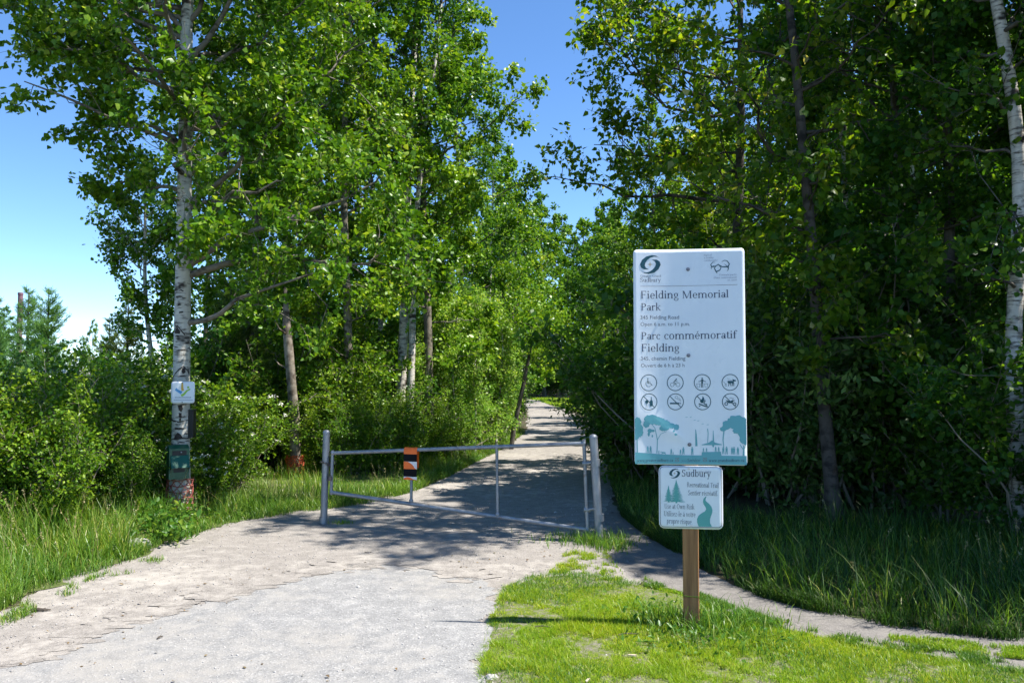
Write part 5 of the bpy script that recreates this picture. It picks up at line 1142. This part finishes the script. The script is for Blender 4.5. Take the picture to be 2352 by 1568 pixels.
# ------------------------------------------------------------------ grasses
def g3(q, z=None): return np.column_stack((q, np.zeros(len(q)) if z is None else z))
rng = np.random.default_rng(201)
LG = gpoly([(-260, 1420), (0, 1392), (70, 1358), (150, 1324), (296, 1282), (306, 1240), (330, 1225), (420, 1200), (430, 1150), (300, 1165), (0, 1190), (-300, 1220)])
q = scatter(rng, LG, 9000); dist = 1.0
hh = rng.uniform(.18, .62, len(q)) * (0.75 + .5 * fbm(q[:, 0], q[:, 1], 2.2, 2)); edge = np.clip((q[:, 1] - 5.4) / 1.6, .35, 1)
v, f = blades(rng, g3(q), np.clip(hh * edge, .06, .8), .011, .35, 4); grass('tall_grass', v, f, 'grass', 'tall lush grass at the left edge in front of the shrubs')
q = scatter(rng, LEFT_VERGE, 20000, lambda x, y: np.clip(.55 + 1.2 * fbm(x, y, 1.6, 5), .12, 1) * (y < 26))
hh = rng.uniform(.06, .28, len(q)) * (0.8 + 1.1 * fbm(q[:, 0], q[:, 1], 1.9, 3)); v, f = blades(rng, g3(q, .0 * q[:, 0]), np.clip(hh, .05, .6), .010, .4, 3); grass('verge_grass', v, f, 'grass', 'long green grass along the left edge of the trail behind the gate')
RIM = gpoly([(-260, 1450), (0, 1406), (70, 1370), (150, 1336), (300, 1291), (345, 1270), (430, 1236), (560, 1197), (740, 1172), (850, 1156), (950, 1131), (1030, 1096), (1100, 1059), (1170, 1024), (1170, 1014), (1100, 1044), (1030, 1082), (950, 1112), (850, 1138), (740, 1154), (560, 1176), (430, 1212), (345, 1244), (300, 1265), (150, 1306), (0, 1370), (-260, 1400)])
q = scatter(rng, RIM, 16000, lambda x, y: np.clip(.62 + 1.5 * fbm(x, y, 4.5, 12), .08, 1)); v, f = blades(rng, g3(q, .006 + 0 * q[:, 0]), rng.uniform(.03, .17, len(q)) * (1 + fbm(q[:, 0], q[:, 1], 3, 1)), .008, .6, 3); grass('rim_grass', v, f, 'grass', 'short ragged grass where the left verge meets the gravel')
RV = gpoly([(1400, 1110), (1430, 1180), (1475, 1218), (1575, 1278), (1655, 1326), (1735, 1362), (1862, 1398), (2062, 1436), (2352, 1470), (2800, 1512), (2800, 1230), (2352, 1215), (1950, 1215), (1700, 1195), (1560, 1150), (1450, 1080)])
q = scatter(rng, RV, 9000); hh = (rng.uniform(.08, .40, len(q)) + .18 * (rng.random(len(q)) < .05)) * (0.85 + .9 * fbm(q[:, 0], q[:, 1], 1.7, 7)); az = rng.normal(2.6, 1.6, len(q))
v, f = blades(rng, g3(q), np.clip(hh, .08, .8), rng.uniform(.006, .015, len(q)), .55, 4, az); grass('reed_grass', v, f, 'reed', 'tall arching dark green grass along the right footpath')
q = scatter(rng, RV, 9000); v, f = blades(rng, g3(q), rng.uniform(.08, .3, len(q)), .009, .5, 3); grass('under_grass', v, f, 'grass', 'shorter grass under the tall arching grass on the right')
RT2 = gpoly([(1392, 1030), (1400, 1090), (1396, 1110), (1450, 1080), (1440, 1010), (1400, 960), (1352, 934), (1330, 946), (1345, 962), (1378, 990)])
q = scatter(rng, RT2, 7000); v, f = blades(rng, g3(q), rng.uniform(.12, .5, len(q)), .014, .45, 3); grass('trailside_grass', v, f, 'grass', 'grass along the right edge of the trail past the gate')
q = scatter(rng, FAR_GRASS, 9000); v, f = blades(rng, g3(q, .016 + 0 * q[:, 0]), rng.uniform(.05, .16, len(q)), .03, .4, 2); grass('clearing_grass', v, f, 'lawn', 'sunlit short grass in the far clearing by the trail bend')
# lawn: short mossy grass with bare gravelly patches
LAWNV = gpoly([(1098, 1600), (1104, 1510), (1114, 1449), (1138, 1400), (1156, 1350), (1215, 1326), (1300, 1312), (1390, 1325), (1440, 1336), (1480, 1340), (1570, 1362), (1640, 1394), (1770, 1438), (1900, 1464), (2000, 1486), (2352, 1541), (2520, 1570), (2520, 1650), (1098, 1650)])
def bare(x, y):
    left = np.clip(1.0 - (x + .12) / 1.0, 0, 1)          # thins out towards the asphalt
    back = np.clip((y - 5.25) * 1.1, 0, 1) * np.clip((2.0 - x) * .8, 0, 1)
    front = np.clip((4.35 - y) * .9, 0, .5)
    return np.clip(.80 + 1.2 * fbm(x, y, 2.6, 11) + 1.1 * fbm(x, y, 9, 4) + .6 * fbm(x, y, 31, 6) - left * .62 - back * .55 - front * .5, .03, 1)
q = scatter(rng, LAWNV, 185000, bare); q = q[q[:, 1] > 3.6]
hh = rng.lognormal(-3.95, .42, len(q)) * (1 + .8 * fbm(q[:, 0], q[:, 1], 3, 8) + .5 * fbm(q[:, 0], q[:, 1], 11, 2)); v, f = blades(rng, g3(q, LAWN_Z(q[:, 0], q[:, 1]) - .002), np.clip(hh, .006, .07), .0050, .8, 1); grass('lawn_grass', v, f, 'lawn', 'short yellow green lawn grass round the park sign')
q = scatter(rng, LAWNV, 9000, lambda x, y: np.clip(1.6 * fbm(x, y, 2.2, 15) + .25, 0, 1)); q = q[q[:, 1] > 3.6]
v, f = blades(rng, g3(q, LAWN_Z(q[:, 0], q[:, 1]) - .002), rng.uniform(.025, .06, len(q)), .0052, .7, 2); grass('lawn_tussock', v, f, 'weed', 'longer green grass blades among the short lawn')
def tuft(name, px, py, n, r, h, label, mat='grass', w=.008, rx=1.0):
    c = G(px, py); a = rng.normal(0, 1, (n, 2)) * np.array([r * rx, r]); q = a + np.array([c.x, c.y])
    z = LAWN_Z(q[:, 0], q[:, 1]) if 1150 < px and py > 1330 else 0 * q[:, 0]
    v, f = blades(rng, g3(q, np.maximum(z, 0)), rng.uniform(.4, 1.1, n) * h, w, .55, 4); return grass(name, v, f, mat, label)
tuft('grass_tuft', 1600, 1440, 460, .14, .17, 'long grass tuft round the foot of the wooden sign post', 'grass', .008, 1.4); tuft('grass_tuft', 1700, 1440, 340, .16, .11, 'loose grass tuft right of the sign post', 'grass', .007, 1.5); tuft('grass_tuft', 1640, 1475, 340, .15, .09, 'low grass in front of the sign post', 'grass', .008, 1.6)
tuft('grass_tuft', 1378, 1248, 420, .13, .17, 'green grass tuft at the foot of the right gate post', 'grass', .009, 1.3); tuft('grass_tuft', 1320, 1240, 260, .16, .09, 'low grass under the hinge end of the gate', 'grass', .009, 1.4); tuft('grass_tuft', 1410, 1262, 160, .09, .16, 'grass tuft just right of the right gate post', 'grass', .010)
tuft('grass_tuft', 786, 1202, 120, .05, .06, 'tiny grass tuft beside the left gate post', 'lawn', .006, 1.3)
STR = gpoly([(1300, 1268), (1390, 1266), (1440, 1330), (1500, 1350), (1420, 1362), (1330, 1330), (1260, 1318)]); q = scatter(rng, STR, 3600, lambda x, y: np.clip(.22 + 1.0 * fbm(x, y, 3.2, 2) + 1.2 * fbm(x, y, 14, 5) + 1.0 * fbm(x, y, 37, 3), 0, 1) ** 1.6); v, f = blades(rng, g3(q), rng.uniform(.012, .05, len(q)), .006, .5, 2); grass('sparse_grass', v, f, 'lawn', 'sparse short grass between the gate and the footpath')
FE = gpoly([(2040, 1462), (2360, 1494), (2360, 1520), (2180, 1500), (2050, 1484)]); q = scatter(rng, FE, 4200, lambda x, y: np.clip(.3 + 1.0 * fbm(x, y, 3, 6) + 1.3 * fbm(x, y, 13, 3), 0, 1) ** 1.5); v, f = blades(rng, g3(q, .012 + 0 * q[:, 0]), rng.uniform(.012, .035, len(q)), .006, .5, 2); grass('path_grass', v, f, 'lawn', 'thin short grass on the right part of the footpath')
FEDGE = gpoly([(1480, 1350), (1570, 1372), (1640, 1404), (1770, 1448), (1900, 1474), (2000, 1496), (2352, 1552), (2352, 1526), (2000, 1474), (1900, 1452), (1770, 1424), (1640, 1380), (1570, 1352), (1480, 1330)]); q = scatter(rng, FEDGE, 9000, lambda x, y: np.clip(.35 + 1.2 * fbm(x, y, 4, 16) + 1.2 * fbm(x, y, 15, 3), 0, 1) ** 1.3); v, f = blades(rng, g3(q, .006 + 0 * q[:, 0]), rng.uniform(.012, .05, len(q)), .006, .6, 2); grass('path_edge_grass', v, f, 'weed', 'ragged grass along the lawn side of the footpath')
FEDG2 = gpoly([(1426, 1186), (1470, 1222), (1570, 1284), (1650, 1332), (1730, 1368), (1858, 1404), (2058, 1444), (2352, 1478), (2352, 1464), (2058, 1430), (1858, 1390), (1730, 1352), (1650, 1318), (1570, 1270), (1470, 1210), (1426, 1172)]); q = scatter(rng, FEDG2, 6000, lambda x, y: np.clip(.45 + 1.3 * fbm(x, y, 4, 26), 0, 1)); v, f = blades(rng, g3(q, .004 + 0 * q[:, 0]), rng.uniform(.02, .16, len(q)), .007, .6, 3); grass('path_edge_grass', v, f, 'reed', 'ragged grass along the wood side of the footpath')
LS = gpoly([(0, 1420), (90, 1372), (310, 1292), (340, 1280), (430, 1245), (360, 1300), (200, 1350), (60, 1420), (0, 1450)]); q = scatter(rng, LS, 900, lambda x, y: np.clip(2.0 * fbm(x, y, 7, 9) + .1 * fbm(x, y, 30, 2), 0, 1)); v, f = blades(rng, g3(q, .006 + 0 * q[:, 0]), rng.uniform(.012, .07, len(q)), .007, .5, 2); grass('edge_grass', v, f, 'grass', 'stray low grass on the gravel at the left edge')
def stalks(name, poly, n, h0, h1, label):
    q = scatter(rng, poly, n); h = rng.uniform(h0, h1, n); p = g3(q); a = rng.uniform(0, 6.28, n); ln_ = rng.uniform(.05, .35, n)
    pts = np.stack((p, p + np.stack((np.cos(a) * ln_ * h * .3, np.sin(a) * ln_ * h * .3, h * .6), -1), p + np.stack((np.cos(a) * ln_ * h, np.sin(a) * ln_ * h, h), -1)), 1)
    t1 = tubes(pts, np.full((n, 3), .0016) * np.array([[1.3, 1, .7]]), 3); m = np.repeat(np.arange(n), 14); tip = pts[:, 2][m] - unit(pts[:, 2] - pts[:, 1])[m] * rng.uniform(0, .11, (len(m), 1))
    t2 = kites(rng, tip, np.full(len(m), .02), width=.35, droop=-.6); v, f = cat([t1, t2]); o = link(name, mesh_np(name, v, f, M['straw'])); return tag(o, label, 'grass', None, 'stuff')
stalks('seed_stalks', LG, 90, .3, .6, 'pale seed stalks standing in the left tall grass'); stalks('seed_stalks', LEFT_VERGE, 140, .18, .4, 'pale seed stalks along the left trail verge'); stalks('seed_stalks', RV, 30, .3, .5, 'pale seed stalks in the dark grass on the right')
q = scatter(rng, GRAVEL, 420, lambda x, y: (y > 3) * (y < 15) * np.clip(.35 + 1.5 * fbm(x, y, 1.5, 21), .03, 1)); v, f = kites(rng, g3(q, .012 + 0 * q[:, 0]), rng.uniform(.012, .035, len(q)), up=3.0, width=.7); v[:, 2] = np.clip(v[:, 2], .009, .022); tag(link('leaf_litter', mesh_np('leaf_litter', v, f, M['litter'])), 'dry brown leaf scraps scattered on the gravel', 'leaf litter', None, 'stuff')
# broad leaved weeds
def weed(px, py, n, r, h, leaf, label):
    c = G(px, py); z0 = max(0.0, float(LAWN_Z(np.array([c.x]), np.array([c.y]))[0])) if px > 1150 and py > 1330 else 0.0; o = empty('weed', (c.x, c.y, z0), 0, label, 'weed'); p = rng.normal(0, 1, (n, 3)) * np.array([r, r, 0]); p[:, 2] = rng.uniform(.02, h, n)
    lvv, lff = leaves_mesh(rng, p, np.full(n, leaf), unit(p * np.array([1, 1, .3]) + 1e-6), 'lance', up=1.2, droop=-.1, width=.5); link('leaf_rosette', mesh_np('weed_leaves', lvv, lff, M['weed']), o)['kind'] = 'stuff'
    k = max(6, n // 12); a = rng.normal(0, r * .7, (k, 2)); pts = np.zeros((k, 3, 3)); pts[:, 1, :2] = a * .6; pts[:, 2, :2] = a; pts[:, 1, 2] = h * .5; pts[:, 2, 2] = h * .95; tv, tf = tubes(pts, np.full((k, 3), .003), 4); link('stalk', mesh_np('weed_stalks', tv, tf, M['weed']), o)['kind'] = 'stuff'
weed(372, 1248, 260, .13, .30, .075, 'yellow green leafy weed beside the gap in the left grass'); weed(430, 1205, 160, .12, .24, .06, 'leafy weed at the foot of the large aspen'); weed(345, 1225, 120, .10, .34, .06, 'leafy weed at the end of the left tall grass')
weed(1650, 1490, 90, .20, .035, .04, 'broad leaved weed patch in front of the sign post'); weed(1730, 1470, 80, .16, .045, .045, 'broad leaved weed patch right of the sign post'); weed(1500, 1415, 120, .18, .04, .04, 'clover patch left of the sign post'); weed(1540, 1475, 80, .14, .04, .04, 'clover patch in front of the post on its left')

# ------------------------------------------------------------------ loose stones, sticks, litter of leaves
def pebble_mesh(rng, p, s):
    n = len(p); k = np.array([[1,0,0],[0,1,0],[-1,0,0],[0,-1,0],[0,0,.7],[0,0,-.7]], float); v = p[:, None] + k[None] * (s[:, None, None] * rng.uniform(.6, 1.3, (n, 6, 1)))
    t = np.array([[0,1,4],[1,2,4],[2,3,4],[3,0,4],[1,0,5],[2,1,5],[3,2,5],[0,3,5]]); return v.reshape(-1, 3), (np.arange(n)[:, None, None] * 6 + t[None]).reshape(-1, 3)
q = scatter(rng, GRAVEL, 9000, lambda x, y: (y > 2.8) * (y < 14) * np.clip(6 / np.maximum(y, 1) ** 1.3, 0, 1)); v, f = pebble_mesh(rng, g3(q, .008 + 0 * q[:, 0]), rng.lognormal(-5.65, .5, len(q))); tag(link('loose_gravel', mesh_np('loose_gravel', v, f, M['stone'])), 'loose gravel scattered over the trail and asphalt apron', 'gravel', None, 'stuff')
q = scatter(rng, LAWNV, 260, lambda x, y: 1 - .8 * bare(x, y)); v, f = pebble_mesh(rng, g3(q, LAWN_Z(q[:, 0], q[:, 1])), rng.lognormal(-5.5, .4, len(q))); tag(link('lawn_gravel', mesh_np('lawn_gravel', v, f, M['stone'])), 'small stones on the bare patches of the lawn', 'gravel', None, 'stuff')
def stick(px, py, L, a, r, label, mat='stick'):
    c = G(px, py); z = (float(LAWN_Z(np.array([c.x]), np.array([c.y]))[0]) + .012) if px > 1100 and py > 1340 else .014; o = empty('fallen_stick', (c.x, c.y, z), a, label, 'stick'); mb = MB()
    mb.tube([(-L/2, 0, 0), (-L*.15, .03*L, .006), (L*.2, -.02*L, .004), (L/2, .05*L, 0)], [r, r*1.1, r*.8, r*.4], 7); mb.build('stem', M[mat], o)
    mb = MB(); mb.tube([(L*.05, 0, .004), (L*.2, .12*L, .012)], [r*.6, r*.25], 5); mb.build('side_twig', M[mat], o)
stick(93, 1405, .13, .1, .011, 'short dark stick on the gravel at lower left'); stick(848, 1272, .10, -.4, .003, 'thin curved twig on the gravel before the gate'); stick(1445, 1466, .14, .1, .004, 'thin twig lying on the lawn left of the post', 'stick'); stick(1250, 1448, .12, -.1, .004, 'thin twig on the lawn at the asphalt edge'); stick(368, 1468, .05, 1.2, .005, 'small brown twig on the asphalt at lower left')
for k, (px, py, lab) in enumerate(((1452, 1516, 'pale chip on the lawn below the thin twig'), (1350, 1574, 'pale wood chip at the lower left of the lawn'))):
    c = G(px, py); o = empty('wood_chip', (c.x, c.y, float(LAWN_Z(np.array([c.x]), np.array([c.y]))[0]) + .014), k * 1.1, lab, 'wood chip'); mb = MB(); mb.prism([(-.026, -.004), (.01, -.009), (.03, -.003), (.015, .007), (-.02, .006)], -.006, .001); mb.build('chip', M['drift'], o)
for k, (px, py, s_, lab) in enumerate(((320, 1258, .10, 'grey rock in the gap of the left grass'), (1130, 1560, .03, 'small white stone at the lawn corner'))):
    c = G(px, py); r_ = np.random.default_rng(300 + k); import bmesh as _bm
    bmx = _bm.new(); _bm.ops.create_icosphere(bmx, subdivisions=2, radius=s_)
    for vv in bmx.verts: vv.co = Vector((vv.co.x * 1.3, vv.co.y, vv.co.z * .7)) * r_.uniform(.86, 1.12)
    me = bpy.data.meshes.new('rock'); bmx.to_mesh(me); bmx.free(); o = link('rock', me, None, M['stone']); o.location = (c.x, c.y, s_ * .35); tag(o, lab, 'rock')
